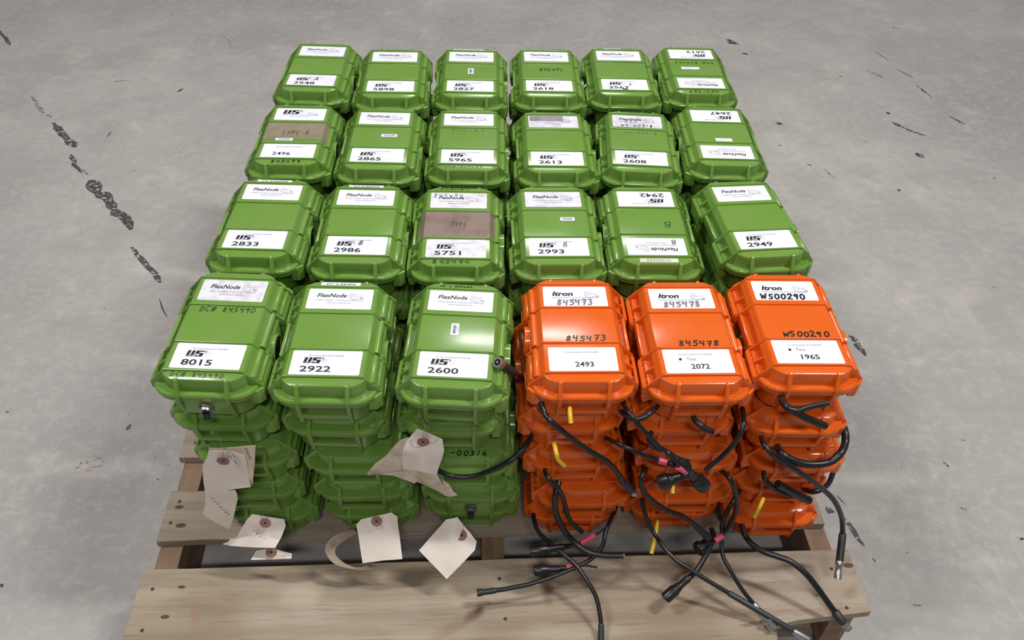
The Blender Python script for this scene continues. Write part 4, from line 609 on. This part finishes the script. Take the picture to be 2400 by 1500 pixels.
for key, c in CABLES.items():
    P = crom(c['p']); root = empty('cable', c['p'][0]); tag(root, CL[key], 'cable')
    def reroot(o, r=root): o.location = -Vector(r.location); return o
    mt = RUBBER; bm = bmesh.new(); tube(bm, P, c['r'], 12); reroot(part(bm, 'cable_sheath', mt, root))
    n0 = len(root.children); kd = c['kind']; e = P[-1]; d0 = (P[-1]-P[-2]).normalized()
    if kd == 'cut':
        bm = bmesh.new(); cyl(bm, e-d0*.001, e+d0*.0012, c['r']*.78, 12, c['r']*.7); part(bm, 'cut_core', COPPER, root)
        bm = bmesh.new(); cyl(bm, e+d0*.0011, e+d0*.0018, c['r']*.3, 8); part(bm, 'conductor', DARK, root)
    if 'tip' in c:
        t = Vector(c['tip']); d = (t-e).normalized(); Ln = (t-e).length
        if kd == 'coax_cut':
            bm = bmesh.new(); tube(bm, [e-d*.004, e, e+d*Ln*.8], .006, 14, rs=[c['r'], .0062, .0062]); part(bm, 'sleeve', SLEEVE, root)
            bm = bmesh.new(); cyl(bm, e+d*Ln*.78, t, .0056 if key != 'ag' else .0072, 16, .0060 if key != 'ag' else .0082); part(bm, 'connector', METAL, root)
            bm = bmesh.new(); cyl(bm, t-d*.0005, t+d*.0003, .0038 if key != 'ag' else .0055, 12); part(bm, 'socket', DARK, root); bm = bmesh.new(); cyl(bm, t-d*.0005, t+d*.0012, .0012, 8); part(bm, 'pin', COPPER, root)
        elif kd in ('sleeve', 'sleeve_long'):
            bm = bmesh.new(); f = .82 if kd == 'sleeve_long' else .7; tube(bm, [e-d*.003, e, e+d*Ln*f], .006, 14, rs=[c['r'], c['r']*1.35, c['r']*1.35]); part(bm, 'sleeve', SLEEVE, root)
            bm = bmesh.new(); tube(bm, [e+d*Ln*(f-.02), e+d*Ln*(f+.06), t], .006, 14, rs=[c['r']*1.3, c['r']*1.65, c['r']*1.6]); part(bm, 'connector', METAL if kd == 'sleeve_long' else SLEEVE, root)
        elif kd in ('coax_end', 'bnc'):
            bm = bmesh.new(); tube(bm, [e-d*.003, e, e+d*Ln*.6], .006, 14, rs=[c['r'], c['r']*1.45, c['r']*1.45]); part(bm, 'sleeve', SLEEVE if kd != 'bnc' else METAL, root)
            bm = bmesh.new(); k = 1.5 if kd != 'bnc' else 2.2; tube(bm, [e+d*Ln*.58, e+d*Ln*.62, e+d*Ln*.72, e+d*Ln*.74, e+d*Ln*.84, e+d*Ln*.86, t], .006, 16, rs=[.005, .0045*k, .0045*k, .0037*k, .0037*k, .0043*k, .0043*k]); part(bm, 'connector', METAL, root)
            bm = bmesh.new(); cyl(bm, t-d*.0005, t+d*.0003, .0028*k, 12); part(bm, 'socket', DARK, root)
    if 'tape' in c:
        a, b = Vector(c['tape'][0]), Vector(c['tape'][1]); bm = bmesh.new(); tube(bm, [a, a.lerp(b, .5), b], .0052, 12, rs=[.0050, .0056, .0052]); part(bm, 'pink_tape', PINK, root)['label'] = 'pink tape wrap'
    if 'plug' in c:
        a, b = c['plug']; R = .0095
        if kd == 'plugbig' or c.get('big'): R = .0125
        if kd == 'plugsmall': R = .0085
        if kd == 'plugend': R = .0135
        if kd == 'plugmid': R = .0098
        plug_parts(root, a, b, R)
        if 'tape' in c: bm = bmesh.new(); tube(bm, [Vector(c['tape'][1]), Vector(a)], .0024, 8); part(bm, 'lead', RUBBER, root)
    for ch in root.children: ch.location = -Vector(root.location)
YL = {'ya': 'short yellow wire stub under top orange case of fourth stack', 'yb': 'bent yellow wire stub over the middle of the fourth stack', 'yc': 'tiny yellow wire tip below the big plug of fifth stack', 'yd': 'yellow wire stub on the lower rightmost stack', 'ye': 'yellow wire stub hanging over the pallet gap'}
for key, p in YELLOW.items():
    root = empty('yellow_wire', p[0]); tag(root, YL[key], 'wire'); P = crom(p); bm = bmesh.new(); tube(bm, P, .0036, 12); part(bm, 'insulation', YELLOWM, root)
    d = (P[-1]-P[-2]).normalized(); bm = bmesh.new(); cyl(bm, P[-1]-d*.001, P[-1]+d*.0004, .0019, 8); part(bm, 'wire_core', DARK, root)
    for ch in root.children: ch.location = -Vector(root.location)
# ---------------------------------------------------------------- paper tags
def sheet(pts, mt, th=.0004):
    bm = bmesh.new(); vs = [bm.verts.new(p) for p in pts]; c = Vector((0, 0, 0))
    for p in pts: c += Vector(p)
    c /= len(pts); cv = bm.verts.new(c+Vector((0, -.0012, .0012)))
    for i in range(len(vs)): bm.faces.new((vs[i], vs[(i+1) % len(vs)], cv))
    bmesh.ops.recalc_face_normals(bm, faces=bm.faces)
    bmesh.ops.subdivide_edges(bm, edges=bm.edges, cuts=1, use_grid_fill=True, smooth=.35)
    g = bmesh.ops.solidify(bm, geom=bm.faces[:], thickness=th)
    return mesh_from(bm, 'paper', mt, ang=60)
def disc(c, n, r0, r1, th, mt, name):
    c = Vector(c); n = Vector(n).normalized(); a = n.orthogonal().normalized(); b = n.cross(a); bm = bmesh.new(); seg = 24; R = []
    for r, t in ((r0, 0), (r1, 0), (r1, th), (r0, th)): R.append([bm.verts.new(c+n*t+(a*math.cos(2*math.pi*i/seg)+b*math.sin(2*math.pi*i/seg))*r) for i in range(seg)])
    for A, B in zip(R, R[1:]+R[:1]):
        for i in range(seg): bm.faces.new((A[i], A[(i+1) % seg], B[(i+1) % seg], B[i]))
    return mesh_from(bm, name, mt)
TL = {'t1': ('creased pale paper tag on the leftmost front stack, in front', PAPER), 't1b': ('yellowish paper tag peeking out behind the creased leftmost tag', PAPERD), 't1c': ('lower paper tag pointing down beneath the creased leftmost tag', PAPER),
      't2': ('curled paper tag between the first two front stacks', PAPER), 't3': ('small folded paper tag low in the pallet gap', PAPER), 't4': ('flat square-cut paper tag below the second front stack', PAPER),
      't5': ('bright paper tag hanging on the third front stack', PAPER), 't5b': ('stained torn paper tag spread beneath the bright tag', PAPERD), 't5c': ('scrap of brown paper beside the torn stained tag', PAPERD), 't6': ('diamond-turned paper tag below the third front stack', PAPER)}
tagn = Vector((0, -.75, .66))
for key, t in TAGS.items():
    if key == 't7': continue
    root = empty('paper_tag', t['poly'][0]); tag(root, TL[key][0], 'paper tag', 'manila paper tags on the front stacks')
    obj('paper', sheet(t['poly'], TL[key][1]), root)
    P = [Vector(p) for p in t['poly']]; c = sum(P, Vector())/len(P); n = Vector()
    for a, b in zip(P, P[1:]+P[:1]): n += (a-c).cross(b-c)
    n.normalize(); n = n if n.y < 0 else -n
    if t['eye']:
        e = Vector(t['eye'])+n*(.0048 if key == 't6' else .0004); r = .0092
        obj('eyelet', disc(e+n*.0006, n, .0022, r, .0006, EYE, 'eyelet'), root); bm = bmesh.new(); cyl(bm, e+n*.0004, e+n*.0009, .0023, 14); obj('eyelet_hole', mesh_from(bm, 'eyelet_hole', DARK), root)
    for s in t['st']:
        bm = bmesh.new(); tube(bm, crom([tuple(Vector(p)+n*.0008) for p in s], 6), .00032, 5); obj('tie_wire', mesh_from(bm, 'tie_wire', STRING), root)
    if key in ('t1c', 't2', 't1b'):
        bm = bmesh.new(); s = {'t1c': '9BCA9C9', 't2': '1187', 't1b': '324079'}[key]
        rnd2 = random.Random(len(s)*7); a = (P[1]-P[0]).normalized(); b = n.cross(a)
        b = b if b.z > 0 else -b; hx = {'t1c': .055, 't2': .030, 't1b': .030}[key]
        org = c+n*.0042-b*0.018 if key != 't1b' else c+n*.003+a*.012
        for i, ch in enumerate(s[:7]):
            for st in G.get(ch, []):
                pp = [org+b*(hx*(i/len(s))+.0042*(-py*.0)+px*.004)+a*(py*.0030) for px, py in st]
                tube(bm, pp, .00028, 4)
        obj('handwriting', mesh_from(bm, 'handwriting', MARKER), root)
    for ch in root.children: ch.location = -Vector(root.location)
t = TAGS['t7']; root = empty('paper_tag', t['out'][0]); tag(root, 'stained paper tag curled into a ring over the pallet gap', 'paper tag', 'manila paper tags on the front stacks')
bm = bmesh.new(); A = [bm.verts.new(p) for p in crom(t['out'], 4)]; B = [bm.verts.new(p) for p in crom(t['inn'], 4)]
for i in range(len(A)-1): bm.faces.new((A[i], A[i+1], B[i+1], B[i]))
bmesh.ops.solidify(bm, geom=bm.faces[:], thickness=.0005); o = obj('paper', mesh_from(bm, 'paper', PAPERD), root, -Vector(root.location))
